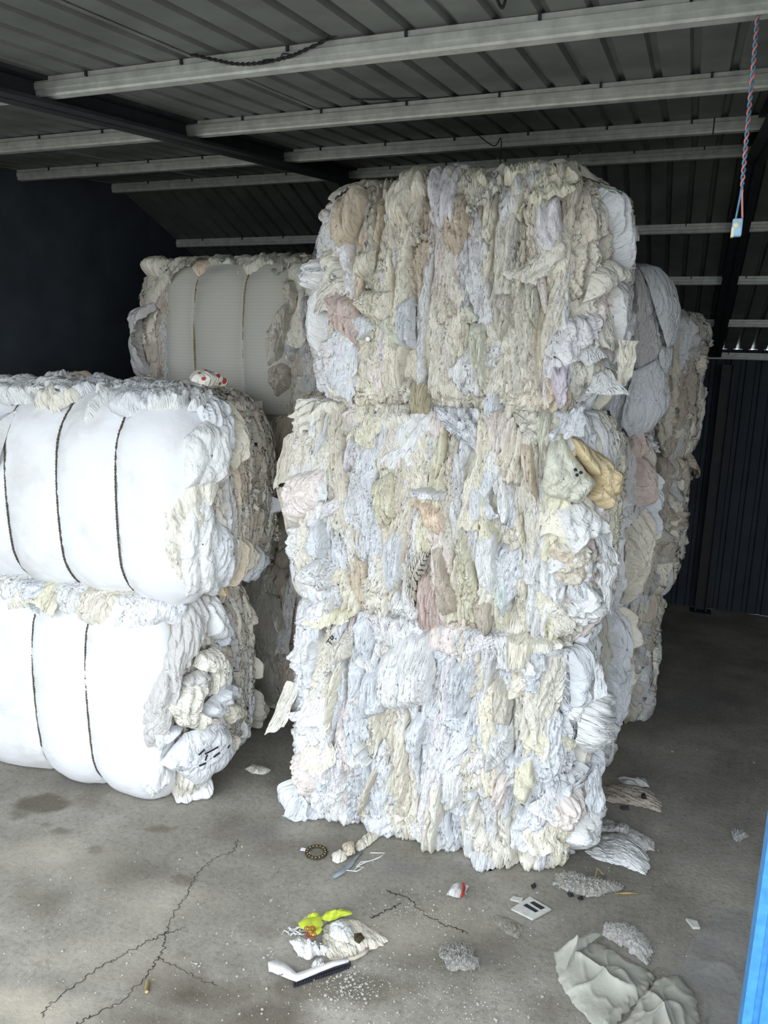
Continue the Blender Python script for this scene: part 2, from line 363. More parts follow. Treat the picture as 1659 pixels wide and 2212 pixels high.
# ------------------------------------------------------------------ bales
class Bale:
    def __init__(s, name, label, box, r=.12, rc=.14, bulge=.03, group=None):
        s.x0, s.x1, s.y0, s.y1, s.z0, s.z1 = box; s.r, s.rc, s.bulge = r, rc, bulge; s.top = 'topmost' in label or 'upper' in label or 'raised' in label or ' on top' in label
        s.root = tag(empty(name, ((s.x0 + s.x1) / 2, (s.y0 + s.y1) / 2, s.z0)), label, 'bale', group)
        s.Lf = s.x1 - s.x0 - 2 * rc; s.Ls = s.z1 - s.z0 - 2 * r; s.Ld = s.y1 - s.y0 - 2 * rc; s.arc = rc * math.pi / 2
    def surf(s, p, q):
        p = np.asarray(p, float); q = np.asarray(q, float); rc, r = s.rc, s.r
        pr = np.maximum(p - s.Lf, 0); pl = np.maximum(-p, 0)
        ar = np.clip(pr / rc, 0, math.pi / 2); al = np.clip(pl / rc, 0, math.pi / 2)
        x = s.x0 + rc + np.clip(p, 0, s.Lf) + rc * np.sin(ar) - rc * np.sin(al)
        y = s.y0 + rc - rc * np.cos(ar) * np.cos(al) + np.maximum(pr - s.arc, 0) + np.maximum(pl - s.arc, 0)
        a = ar - al; nx, ny = np.sin(a), -np.cos(a)
        qt = np.maximum(q - s.Ls, 0); qb = np.maximum(-q, 0)
        et = np.clip(qt / r, 0, math.pi / 2); eb = np.clip(qb / r, 0, math.pi / 2)
        ins = r * (1 - np.cos(et)) + np.maximum(qt - r * math.pi / 2, 0) + r * (1 - np.cos(eb)) + np.maximum(qb - r * math.pi / 2, 0)
        z = s.z0 + r + np.clip(q, 0, s.Ls) + r * np.sin(et) - r * np.sin(eb)
        bl = s.bulge * np.sin(np.pi * np.clip((q + r) / (s.Ls + 2 * r), 0, 1)) * (.55 + .45 * np.sin(np.pi * np.clip((p + rc) / (s.Lf + 2 * rc), 0, 1)))
        off = bl - ins; e = et - eb; ce, se = np.cos(e), np.sin(e)
        return np.stack([x + nx * off, y + ny * off, z], -1), np.stack([nx * ce, ny * ce, se], -1)
    def pq(s, x, y, face='front'):          # photo pixel -> place on the bale's front or right face
        if face == 'front':
            P = on_y(x, y, s.y0 - .04); return P[0] - s.x0 - s.rc, P[2] - s.z0 - s.r
        P = on_x(x, y, s.x1 + .02); return s.Lf + s.arc + P[1] - s.y0 - s.rc, P[2] - s.z0 - s.r
    def put(s, name, p, q, d, mat, color, label=None, wrap=False, uv=None):
        P, N = s.surf(p, q); V = P + N * np.asarray(d)[..., None]
        lo, hi = max(s.z0 - .008, .004), s.z1 + (.04 if s.top else .014)
        V[..., 2] = np.where(V[..., 2] > hi, hi + (V[..., 2] - hi) * (.6 if s.top else .3), np.where(V[..., 2] < lo, lo + np.maximum(V[..., 2] - lo, -.02) * (.2 if s.z0 > .1 else 0), V[..., 2]))
        n, m = p.shape; Q = grid_quads(n, m, wrap)
        if uv is None: uv = np.stack([p + seedc[0] * .37, q], -1)
        return obj(name, make_mesh(name, local(V, s.root), Q, uv=uv.reshape(-1, 2)), mat, s.root, color, label)
def folds(X, Y, f, A, seed, fine=1.0, st=.2):
    wx = X + .03 * pn(X * 7, Y * 4.5, seed) + .010 * pn(X * 22, Y * 10, seed + 1)
    wy = Y + .05 * pn(X * 6, Y * 5, seed + 2)
    def cr(x, y, sd, k):
        v = np.abs(pn(x, y, sd)); return .6 * (1 - np.exp(-v * k)) + .55 * np.minimum(v * 1.5, 1)
    h = A * cr(wx * f, wy * f * st, seed + 3, 9.)
    h = h + A * .42 * fine * cr(wx * f * 2.1 + 5, wy * f * 2.1 * (st * 1.3), seed + 4, 6.)
    return h + A * .16 * fine * pn(wx * f * 5, wy * f * 5 * (st * 2), seed + 5)
rng = random.Random(5); seedc = [100]
KIND = {  # fold frequency, amplitude, stretch, pillow
    'strip': (38, .028, .10, .006), 'gather': (56, .024, .08, .005), 'wad': (30, .027, .5, .010), 'soft': (24, .025, .2, .009), 'smooth': (16, .019, .38, .008), 'crinkle': (46, .024, .55, .006), 'lint': (120, .014, .8, .0), 'film': (6, .012, .6, .0)}
hrng = random.Random(17)
def garment(B, p0, q0, w, l, th, kind, color, lift, res, mat='plain', taper=.5, label=None, name='garment'):
    seedc[0] += 7; sd = seedc[0] % 400
    f, A, st, pil = KIND[kind]; na = max(6, int(w / res)); nb = max(8, int(l / res))
    a, b = np.meshgrid(np.linspace(-1, 1, na), np.linspace(-1, 1, nb), indexing='ij')
    so = sd * 1.37
    hem = hrng.random() < .16 and w > .04; hm = np.clip((-b - .1) / .7, 0, 1) if hem else 0 * b
    wid = (1 + .3 * pn(b * 1.6 + so, so)) * (1 - taper * np.where((b < 0) & hem, -.25, 1) * np.abs(b) ** 3)
    x = a * w / 2 * wid + .5 * w * pn(b * 1.1 + so, 3.3 + so) + .10 * w * np.abs(a) ** 3 * pn(b * 7, a * 2 + so)
    y = b * l / 2 + .06 * l * pn(a * 1.5 + so, b + so) + .03 * l * pn(a * 6 + so, 1.1) * np.abs(b) ** 4
    c, s_ = math.cos(th), math.sin(th); p = p0 + x * c - y * s_; q = q0 + x * s_ + y * c
    ea = np.clip((1 - np.abs(a)) / .4, 0, 1); eb = np.clip((1 - (b if hem else np.abs(b))) * l / w / .45, 0, 1); ea = np.maximum(ea, .8 * hm)
    e = (1 - (1 - ea) ** 2) * (1 - (1 - eb) ** 2)
    d = lift + pil * e - .03 * (1 - e) + .010 * hm ** 2 + folds(x + so, y + so, f, A, sd, 1, st) * (.3 + .7 * e)
    return B.put(name, p, q, d, M[mat], color, label, uv=np.stack([x + so, y + so], -1))
def blob(B, outline, kind, color, lift, h=.04, res=.006, ang=0, mat='plain', label=None, face='front', droop=0, name='garment', amp=1.0, tuck=.03):
    """a garment whose outline is given by photo pixels on one face of the bale"""
    seedc[0] += 7; sd = seedc[0] % 400
    O = np.array([B.pq(*o, face) for o in outline]); c = O.mean(0)
    seg = np.linalg.norm(np.roll(O, -1, 0) - O, axis=1); L = seg.sum(); n = max(16, int(L / res)); t = np.linspace(0, L, n, endpoint=False); cs = np.concatenate([[0], np.cumsum(seg)])
    k = np.clip(np.searchsorted(cs, t, 'right') - 1, 0, len(O) - 1); fr = (t - cs[k]) / seg[k]; E = O[k] + (np.roll(O, -1, 0)[k] - O[k]) * fr[:, None]
    assert L < 6, (B.root.name, outline)
    R = np.linalg.norm(E - c, axis=1).mean(); m = max(5, int(R / res)); rr = np.linspace(0.02, 1, m)
    g = c + (E - c)[:, None, :] * rr[None, :, None]; nn = np.arange(n)
    p = g[..., 0] + .03 * R * pn(g[..., 0] * 30, g[..., 1] * 30, sd); q = g[..., 1] + .03 * R * pn(g[..., 0] * 30 + 9, g[..., 1] * 30, sd)
    f, A, st, pil = KIND[kind]; ca_, sa = math.cos(ang), math.sin(ang)
    X = (p - c[0]) * ca_ + (q - c[1]) * sa; Y = -(p - c[0]) * sa + (q - c[1]) * ca_
    e = np.broadcast_to(1 - rr ** 5.0, p.shape)
    dn = (q - c[1]) / (np.abs(O[:, 1] - c[1]).max() + 1e-6)
    d = lift * .8 + .024 + h * .6 * e ** .8 - tuck * (1 - e) + amp * folds(X + sd, Y + sd, f, A, sd, 1, st) * (.35 + .65 * e) + droop * np.clip(-dn, 0, 1) ** 1.5
    return B.put(name, p, q, d, M[mat], color, label, wrap=True, uv=np.stack([X + sd, Y + sd], -1))
def flap(B, quad, color, lt, lb, kind='soft', res=.007, mat='plain', label=None, face='front', amp=.6, curl=0, name='garment'):
    """a free-hanging sheet: photo pixels of top-left, top-right, bottom-right, bottom-left corners"""
    seedc[0] += 7; sd = seedc[0] % 400; C = [np.array(B.pq(*o, face)) for o in quad]
    w = (np.linalg.norm(C[1] - C[0]) + np.linalg.norm(C[2] - C[3])) / 2; l = (np.linalg.norm(C[3] - C[0]) + np.linalg.norm(C[2] - C[1])) / 2
    a, b = np.meshgrid(np.linspace(0, 1, max(6, int(w / res))), np.linspace(0, 1, max(6, int(l / res))), indexing='ij')
    g = (C[0] * ((1 - a) * (1 - b))[..., None] + C[1] * (a * (1 - b))[..., None] + C[2] * (a * b)[..., None] + C[3] * ((1 - a) * b)[..., None])
    p, q = g[..., 0] + .006 * pn(a * 3, b * 4, sd), g[..., 1] + .006 * pn(a * 4 + 7, b * 3, sd)
    f, A, st, pil = KIND[kind]
    d = lt + (lb - lt) * b ** 1.4 + amp * folds((a - .5) * w + sd, b * l + sd, f, A, sd, .7, st) * (.4 + .6 * b) + curl * (np.abs(a - .5) * 2) ** 2 - .03 * np.clip(1 - b / .12, 0, 1)
    return B.put(name, p, q, d, M[mat], color, label)
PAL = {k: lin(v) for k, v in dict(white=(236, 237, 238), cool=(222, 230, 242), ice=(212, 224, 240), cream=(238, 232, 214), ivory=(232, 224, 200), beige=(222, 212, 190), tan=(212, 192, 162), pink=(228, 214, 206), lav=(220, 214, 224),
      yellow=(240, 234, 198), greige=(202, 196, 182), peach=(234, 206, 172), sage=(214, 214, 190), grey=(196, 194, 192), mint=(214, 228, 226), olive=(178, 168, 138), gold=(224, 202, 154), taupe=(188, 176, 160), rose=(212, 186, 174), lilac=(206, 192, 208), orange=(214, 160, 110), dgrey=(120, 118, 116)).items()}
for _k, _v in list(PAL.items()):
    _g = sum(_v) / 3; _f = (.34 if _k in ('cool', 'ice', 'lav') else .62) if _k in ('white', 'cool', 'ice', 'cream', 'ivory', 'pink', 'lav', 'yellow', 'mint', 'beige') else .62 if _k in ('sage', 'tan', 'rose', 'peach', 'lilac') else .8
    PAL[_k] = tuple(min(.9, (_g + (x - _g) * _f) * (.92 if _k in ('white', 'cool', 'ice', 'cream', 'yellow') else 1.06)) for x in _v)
def core(B, color, amp=.02, f=28, res=.011, p0=None, p1=None, st=.14):
    p0 = -B.arc - B.Ld if p0 is None else p0; p1 = B.Lf + B.arc + B.Ld if p1 is None else p1
    qa, qb = -B.r * 1.5 - .14, B.Ls + B.r * 1.5 + .22
    p, q = np.meshgrid(np.linspace(p0, p1, int((p1 - p0) / res)), np.linspace(qa, qb, int((qb - qa) / res)), indexing='ij')
    seedc[0] += 7; d = folds(p, q, f, amp, seedc[0] % 300, 1, st) - .02
    B.put('packed_cloth', p, q, d, M['plain'], color)
    mb = MB(); ii = B.r + .06; mb.box(((B.x0 + B.x1) / 2, (B.y0 + B.y1) / 2, (B.z0 + B.z1) / 2), (B.x1 - B.x0 - .1, B.y1 - B.y0 - .1, B.z1 - B.z0 - .02)); mb.build('bale_filling', M['plain'], B.root, color=color)
def fill(B, pa, pb, pal, step, wr, lr, res, n_over=50, kinds=(('strip', 5), ('gather', 4), ('soft', 2), ('crinkle', 2)), qa=None, qb=None, seed=1, tilt=.09, ow=1.0, over=True, lift=1.0):
    g = random.Random(seed); names = [k for k, w in pal for _ in range(w)]; kk = [k for k, w in kinds for _ in range(w)]
    qa = (-B.r * 1.25 if B.z0 > .1 else -B.r * 1.5 - .06) if qa is None else qa; qb = B.Ls + B.r * 1.5 if qb is None else qb
    def colr(): 
        c = np.array(PAL[g.choice(names)]); return tuple(np.clip(c * (1 + g.uniform(-.07, .04)), 0, .9))
    p = pa
    while p < pb:
        q = qa + g.uniform(-.1, .05)
        while q < qb:
            l = g.uniform(*lr); w = g.uniform(*wr)
            garment(B, p + g.uniform(-.4, .4) * step, q + l / 2, w, l * 1.25, g.gauss(0, tilt), g.choice(kk), colr(), lift * g.uniform(.0, .022), res, taper=g.uniform(.2, .7))
            q += l * .9
        p += step * g.uniform(.75, 1.25)
    for i in range(n_over if over else 0):
        w = g.uniform(.05, .12) * ow; l = w * g.uniform(1.1, 2.6)
        garment(B, g.uniform(pa, pb), g.uniform(qa + .03, qb - .03), w, l, g.gauss(0, .35), g.choice(['wad', 'soft', 'crinkle', 'strip', 'smooth']), colr(), lift * g.uniform(.015, .035), res, mat=g.choice(['plain'] * 6 + ['knit']), taper=g.uniform(.1, .6))
def seam_rags(B, pa, pb, q, pal, n, res, seed, l0=.09, l1=.16, lift=.02, w0=.1, w1=.2):
    g = random.Random(seed); names = [k for k, w in pal for _ in range(w)]
    for i in range(n):
        p = pa + (pb - pa) * (i + g.random()) / n; w = g.uniform(w0, w1)
        garment(B, p, q + g.uniform(-.02, .02), w, g.uniform(l0, l1), g.gauss(0, .35), g.choice(['wad', 'crinkle', 'soft']), tuple(PAL[g.choice(names)]), lift + g.uniform(0, .025), res, taper=.3)
def top_rags(B, pal, n, res, seed, xa, xb, ya, yb, h=.05):
    """garments lying crumpled on top of the bale"""
    g = random.Random(seed); names = [k for k, w in pal for _ in range(w)]
    for i in range(n):
        seedc[0] += 7; sd = seedc[0] % 400
        w, l = g.uniform(.14, .3), g.uniform(.1, .22); th = g.uniform(-.5, .5); cx = g.uniform(xa, xb); cy = g.uniform(ya, yb)
        t, rr = np.meshgrid(np.linspace(0, 2 * np.pi, 40, endpoint=False), np.linspace(.03, 1, 12), indexing='ij')
        ro = 1 + .3 * pn(np.cos(t) * 1.5 + sd, np.sin(t) * 1.5)
        x = rr * ro * np.cos(t) * w / 2; y = rr * ro * np.sin(t) * l / 2
        e = 1 - rr ** 2.5; z = h * g.uniform(.5, 1.1) * e + folds(x + sd, y + sd, 26, .022, sd, 1, .5) * (.4 + .6 * e) - .005
        V = np.stack([cx + x * math.cos(th) - y * math.sin(th), cy + x * math.sin(th) + y * math.cos(th), B.z1 + z * (1 if B.top else .35)], -1)
        obj('garment', make_mesh('garment', local(V, B.root), grid_quads(40, 12, True)), M['plain'], B.root, tuple(PAL[g.choice(names)]))
def wrap(B, pa, pb, qa, qb, tw, lobe, color, mat='wrap', res=.011, lift=.02, seed=1, wr=.004, name='wrap_sheet', wob=.015, twine='twine', tr=.0045, seamgrid=0):
    p, q = np.meshgrid(np.linspace(pa, pb, int((pb - pa) / res)), np.linspace(qa, qb, int((qb - qa) / res)), indexing='ij')
    ed = [pa] + list(tw) + [pb]; wv = wob * pn(q * 2.2, 5.5, seed); d = np.zeros_like(p); near = np.full_like(p, 9.)
    for a, b in zip(ed[:-1], ed[1:]):
        u = (p - wv - a) / (b - a); ins = (u >= 0) & (u <= 1); d = np.where(ins, lobe * np.clip(4 * u * (1 - u), 0, 1) ** .62, d)
    for t in tw: near = np.minimum(near, np.abs(p - wv - t))
    yq = np.clip((q - qa) / (qb - qa), 0, 1); endw = np.exp(-np.minimum(yq, 1 - yq) / .12)
    d = lift + d + wr * pn(p * 14, q * 60, seed + 1) * (np.exp(-near / .05) + .9 * endw) + wr * 1.3 * pn(p * 7, q * 30, seed + 4) * endw + .006 * pn(p * 6, q * 6, seed + 2)
    if seamgrid:
        s1 = np.abs(((p + q) / seamgrid) % 1 - .5) * seamgrid; s2 = np.abs(((p - q) / seamgrid) % 1 - .5) * seamgrid
        d = d - .0035 * np.exp(-(np.minimum(s1, s2) / .008) ** 2)
    B.put(name, p, q, d, M[mat], color)
    for t in tw:
        qq = np.linspace(qa + .02, qb - .02, 90); P, N = B.surf(t + wob * pn(qq * 2.2, 5.5, seed), qq); mb = MB(); V = P + N * (lift + .007 + 0 * qq)[:, None]; V[:, 2] = np.maximum(V[:, 2], .012)
        ph = qq * 260
        for o in (0, math.pi):
            side = np.cross(N, np.gradient(P, axis=0)); side /= np.linalg.norm(side, axis=1)[:, None]
            mb.tube(V + (N * np.cos(ph + o)[:, None] + side * np.sin(ph + o)[:, None]) * tr * .55, tr * .62, 5)
        mb.build('twine', M[twine], B.root, True)

WH = [('white', 5), ('cool', 5), ('ice', 3), ('cream', 4), ('ivory', 2), ('beige', 1), ('pink', 1), ('lav', 2), ('yellow', 1), ('greige', 1)]
MID = [('white', 5), ('cool', 3), ('cream', 5), ('ivory', 3), ('beige', 3), ('pink', 2), ('yellow', 2), ('greige', 1), ('lav', 1), ('tan', 1)]
TOP = [('white', 3), ('cool', 2), ('cream', 6), ('ivory', 6), ('beige', 5), ('pink', 2), ('lav', 1), ('greige', 2), ('sage', 1), ('yellow', 1), ('tan', 1)]
DIM = [('white', 1), ('cream', 1), ('beige', 3), ('greige', 5), ('taupe', 6), ('cool', 1), ('ivory', 2), ('tan', 1), ('grey', 3)]  # weighted to darker cloth: shade of the left bales' side faces put into colour
GT = 'bales of the front tower'
R = .0044
# --- front tower
T1 = Bale('textile_bale', 'bottom bale of the tall front tower, mostly white rags, standing on the floor', (-1.25, -.25, 2.47, 2.95, 0, .85), .07, .13, .045, GT)
T2 = Bale('textile_bale', 'middle bale of the tall front tower with a yellow rag on its right edge', (-1.27, -.23, 2.48, 2.95, .85, 1.60), .11, .13, .05, GT)
T3 = Bale('textile_bale', 'topmost bale of the tall front tower, beige and cream rags nearly touching the roof', (-1.19, -.26, 2.48, 2.95, 1.60, 2.31), .15, .16, .035, GT)
for B, pal, sd, cc in ((T1, WH, 11, 'cream'), (T2, MID, 12, 'cream'), (T3, TOP, 13, 'ivory')):
    core(B, PAL[cc]); fill(B, -B.arc - .10, B.Lf + B.arc + .22, pal, .047, (.035, .09), (.26, .62), R, 40, kinds=(('strip', 7), ('gather', 7), ('crinkle', 2), ('soft', 2)), seed=sd)
seam_rags(T1, -.05, T1.Lf + .1, T1.Ls + T1.r * .9, WH, 12, R, 31)
seam_rags(T2, -.05, T2.Lf + .1, T2.Ls + T2.r * .9, MID, 12, R, 32)
seam_rags(T2, -.05, T2.Lf + .1, -T2.r * .7, MID, 9, R, 33, lift=.0)
seam_rags(T3, -.05, T3.Lf + .1, -T3.r * .7, TOP, 9, R, 34, lift=.0)
seam_rags(T1, -.05, T1.Lf + .15, -T1.r * .75, [('white', 3), ('cool', 4), ('cream', 1)], 6, R, 36, lift=.005, l0=.14, l1=.26, w0=.08, w1=.16)
top_rags(T3, TOP, 12, R, 35, T3.x0 + .15, T3.x1 - .12, T3.y0 + .08, T3.y0 + .3, .05)
def crop(o, sc_, pts): return [(o[0] + x / sc_, o[1] + y / sc_) for x, y in pts]
def specials(B, o, sc_, lst, face='front'):
    for it in lst:
        pts, kind, colr = it[:3]; kw = dict(it[3]) if len(it) > 3 else {}
        blob(B, crop(o, sc_, pts), kind, PAL[colr], kw.pop('lift', .03), kw.pop('h', .025), kw.pop('res', .005), face=kw.pop('face', face), **kw)
specials(T3, (650, 320), 2.074, [
    ([(205, 240), (270, 205), (292, 260), (275, 340), (240, 420), (205, 470), (180, 400), (170, 320)], 'strip', 'tan', dict(h=.04, label='tan rag')),
    ([(690, 240), (740, 230), (760, 300), (755, 400), (720, 480), (670, 470), (640, 400), (655, 320)], 'crinkle', 'tan', dict(label='crinkled tan rag')),
    ([(680, 130), (750, 85), (770, 140), (745, 200), (700, 215)], 'crinkle', 'gold', {}),
    ([(265, 480), (345, 455), (340, 550), (275, 590), (258, 560)], 'smooth', 'ivory', dict(lift=.04)),
    ([(155, 650), (200, 625), (265, 700), (290, 800), (270, 900), (215, 850), (170, 760)], 'gather', 'rose', dict(label='pale pink gathered rag')),
    ([(505, 1030), (560, 1040), (595, 1190), (475, 1200), (480, 1100)], 'smooth', 'olive', dict(lift=.045, label='olive rag')),
    ([(440, 700), (520, 660), (525, 900), (450, 890)], 'strip', 'cool', {}),
    ([(880, 640), (950, 650), (955, 780), (910, 900), (870, 820)], 'soft', 'greige', {}),
    ([(1010, 590), (1060, 590), (1075, 700), (1060, 820), (1020, 740)], 'soft', 'sage', dict(mat='knit')),
    ([(1110, 980), (1160, 960), (1165, 1100), (1140, 1140), (1105, 1060)], 'crinkle', 'lilac', dict(label='lilac rag')),
    ([(1170, 760), (1290, 720), (1270, 850), (1190, 930), (1150, 1000), (1110, 900)], 'gather', 'lav', {}),
    ([(935, 230), (1000, 150), (1020, 260), (990, 345), (945, 310)], 'smooth', 'cream', dict(lift=.045)),
    ([(1010, 160), (1055, 150), (1050, 230), (1020, 240)], 'strip', 'peach', {}),
    ([(1110, 170), (1200, 60), (1255, 110), (1235, 240), (1200, 290), (1120, 230)], 'soft', 'greige', dict(h=.05, lift=.04)),
    ([(900, 110), (960, 50), (1005, 55), (990, 120), (930, 160), (905, 150)], 'strip', 'yellow', dict(h=.04)),
    ([(1320, 180), (1400, 190), (1420, 320), (1440, 430), (1410, 560), (1340, 330)], 'strip', 'cool', {}),
    ([(1345, 590), (1410, 560), (1390, 760), (1420, 900), (1360, 1010), (1330, 800)], 'soft', 'white', {}),
    ([(1250, 560), (1330, 480), (1395, 530), (1380, 570), (1320, 600), (1250, 680), (1215, 690)], 'smooth', 'cream', dict(lift=.05)),
    ([(20, 510), (110, 480), (160, 560), (110, 620), (60, 640), (20, 570)], 'crinkle', 'white', dict(h=.05)),
    ([(70, 640), (140, 590), (130, 800), (110, 940), (60, 880)], 'soft', 'white', {}),
    ([(820, 1080), (880, 1060), (900, 1140), (860, 1200), (790, 1190)], 'wad', 'ice', dict(h=.04)),
    ([(910, 1110), (960, 1110), (965, 1170), (905, 1170)], 'soft', 'ivory', dict(h=.05)),
    ([(770, 770), (835, 780), (850, 900), (840, 1060), (810, 1070), (775, 960)], 'strip', 'sage', {}),
    ([(240, 700), (290, 640), (430, 640), (440, 720), (380, 780), (300, 760)], 'gather', 'ivory', {}),
    ([(1040, 240), (1150, 230), (1160, 420), (1120, 500), (1060, 440)], 'soft', 'lav', {}),
])
def hang(B, quad, Ys, color, kind='smooth', amp=.5, label=None, res=.006, sag=0.0):
    """a loose cloth end that stands away from the bale: four photo pixels, each with its own depth Y"""
    seedc[0] += 7; sd = seedc[0] % 400; C = [on_y(x, y, Y) for (x, y), Y in zip(quad, Ys)]
    w = np.linalg.norm(C[1] - C[0] + C[2] - C[3]) / 2; l = np.linalg.norm(C[3] - C[0] + C[2] - C[1]) / 2
    a, b = np.meshgrid(np.linspace(0, 1, max(8, int(w / res))), np.linspace(0, 1, max(8, int(l / res))), indexing='ij')
    V = sum(c * f[..., None] for c, f in zip(C, ((1 - a) * (1 - b), a * (1 - b), a * b, (1 - a) * b)))
    f, A, st, _ = KIND[kind]; d = amp * folds(a * w + sd, b * l, f, A, sd, .7, st) * (.3 + .7 * b) + sag * np.sin(np.pi * a)
    nrm = np.cross(C[1] - C[0], C[3] - C[0]); nrm /= np.linalg.norm(nrm); nrm *= -1 if nrm[1] > 0 else 1
    V = V + nrm * d[..., None] + np.stack([.008 * pn(b * 3, a * 2, sd), 0 * a, .008 * pn(a * 3, b * 2, sd)], -1)
    V[..., 2] = np.maximum(V[..., 2], .004)
    return obj('garment', make_mesh('garment', local(V, B.root), grid_quads(*a.shape), uv=np.stack([a * w + sd, b * l], -1).reshape(-1, 2)), M['plain'], B.root, color, label)
hang(T3, [(1287, 806), (1318, 800), (1358, 858), (1264, 852)], (2.40, 2.41, 2.36, 2.36), PAL['white'], amp=.3, label='stiff white triangular flap')
hang(T3, [(1334, 735), (1380, 737), (1360, 822), (1330, 835)], (2.49, 2.52, 2.47, 2.46), PAL['ivory'])
hang(T3, [(1240, 880), (1265, 880), (1262, 945), (1218, 950)], (2.42, 2.42, 2.38, 2.38), PAL['cool'], 'soft')
hang(T2, [(612, 950), (690, 900), (668, 1010), (594, 1060)], (2.52, 2.46, 2.44, 2.48), PAL['beige'], 'soft', label='tan sack piece hanging at the edge')
hang(T2, [(640, 940), (660, 880), (702, 895), (680, 960)], (2.5, 2.5, 2.44, 2.44), PAL['grey'], 'soft')
hang(T2, [(596, 1050), (640, 1055), (690, 1290), (655, 1270)], (2.5, 2.46, 2.46, 2.5), PAL['greige'], 'soft')
hang(T2, [(1277, 1128), (1312, 1140), (1330, 1220), (1290, 1215)], (2.46, 2.5, 2.47, 2.42), PAL['white'], 'soft', .7)
hang(T2, [(1290, 1213), (1330, 1222), (1316, 1328), (1288, 1265)], (2.43, 2.47, 2.44, 2.42), PAL['white'], 'soft', .5)
hang(T1, [(620, 1470), (650, 1478), (618, 1570), (574, 1588)], (2.46, 2.44, 2.40, 2.42), PAL['cream'], amp=.5, label='cream rag hanging off the left edge')
hang(T1, [(640, 1395), (690, 1345), (660, 1440), (625, 1425)], (2.48, 2.42, 2.42, 2.46), PAL['white'], amp=.7)
hang(T1, [(1285, 1430), (1300, 1440), (1312, 1500), (1280, 1515)], (2.5, 2.5, 2.46, 2.44), PAL['cool'])
hang(T1, [(1262, 1690), (1295, 1640), (1300, 1740), (1270, 1768)], (2.42, 2.48, 2.46, 2.42), PAL['ice'], 'soft')
hang(T1, [(640, 1700), (665, 1735), (662, 1775), (611, 1770)], (2.44, 2.42, 2.38, 2.40), PAL['ice'], 'soft')
specials(T2, (560, 860), 1.843, [
    ([(630, 380), (700, 400), (750, 430), (760, 510), (740, 545), (690, 500), (660, 450)], 'gather', 'peach', dict(label='peach rag')),
    ([(610, 350), (700, 340), (765, 365), (760, 395), (690, 390), (620, 375)], 'soft', 'white', dict(h=.06)),
    ([(1205, 160), (1300, 220), (1345, 300), (1340, 390), (1300, 455), (1255, 390), (1280, 330), (1240, 250)], 'soft', 'gold', dict(lift=.06, h=.04, label='yellow rag')),
    ([(1140, 300), (1160, 190), (1200, 175), (1240, 260), (1270, 330), (1225, 410), (1160, 380), (1130, 340)], 'soft', 'sage', dict(lift=.07, h=.05, label='sage green pocketed garment')),
    ([(1100, 70), (1150, 60), (1165, 150), (1125, 240), (1105, 150)], 'soft', 'sage', dict(lift=.04)),
    ([(1170, 430), (1240, 400), (1300, 480), (1310, 530), (1240, 560), (1200, 620)], 'strip', 'white', dict(lift=.05)),
    ([(1240, 740), (1320, 780), (1310, 850), (1240, 910), (1180, 850)], 'wad', 'white', dict(lift=.05)),
    ([(710, 580), (750, 560), (760, 660), (795, 760), (790, 840), (740, 850), (710, 770), (720, 670)], 'smooth', 'taupe', dict(lift=.04)),
    ([(860, 790), (930, 790), (940, 870), (910, 925), (860, 860)], 'soft', 'taupe', dict(lift=.035)),
    ([(800, 480), (830, 520), (870, 650), (880, 760), (870, 890), (820, 870), (805, 700)], 'crinkle', 'yellow', dict(label='pale yellow rag')),
    ([(650, 700), (690, 680), (710, 780), (735, 880), (700, 910), (640, 905), (630, 860)], 'strip', 'rose', dict(label='dusty pink rag')),
    ([(215, 660), (270, 620), (325, 670), (315, 740), (260, 755), (215, 720)], 'crinkle', 'white', dict(mat='knit', h=.05, lift=.045)),
    ([(235, 790), (310, 760), (300, 830), (260, 860), (225, 830)], 'soft', 'white', dict(h=.05)),
    ([(240, 500), (270, 450), (300, 580), (270, 640), (225, 610)], 'smooth', 'ice', dict(lift=.045)),
    ([(880, 540), (950, 520), (960, 640), (970, 700), (940, 790), (890, 740), (870, 620)], 'smooth', 'white', dict(lift=.04)),
    ([(960, 720), (1010, 710), (1010, 790), (980, 860), (945, 800)], 'gather', 'mint', {}),
    ([(880, 100), (960, 75), (1040, 120), (1000, 200), (960, 230), (890, 150)], 'soft', 'pink', {}),
    ([(470, 330), (540, 280), (580, 400), (560, 470), (500, 520), (480, 430)], 'strip', 'yellow', {}),
    ([(1050, 180), (1090, 170), (1110, 300), (1120, 420), (1075, 330)], 'strip', 'tan', {}),
    ([(600, 680), (660, 560), (690, 600), (650, 720), (630, 830), (600, 780)], 'gather', 'cream', dict(mat='stripe')),
    ([(1060, 620), (1130, 590), (1200, 740), (1190, 850), (1120, 760), (1060, 720)], 'soft', 'white', {}),
    ([(140, 320), (220, 280), (280, 260), (290, 380), (250, 440), (180, 520), (140, 480)], 'gather', 'pink', {}),
    ([(520, 560), (560, 500), (600, 520), (590, 700), (530, 780), (510, 700)], 'soft', 'cool', {}),
])
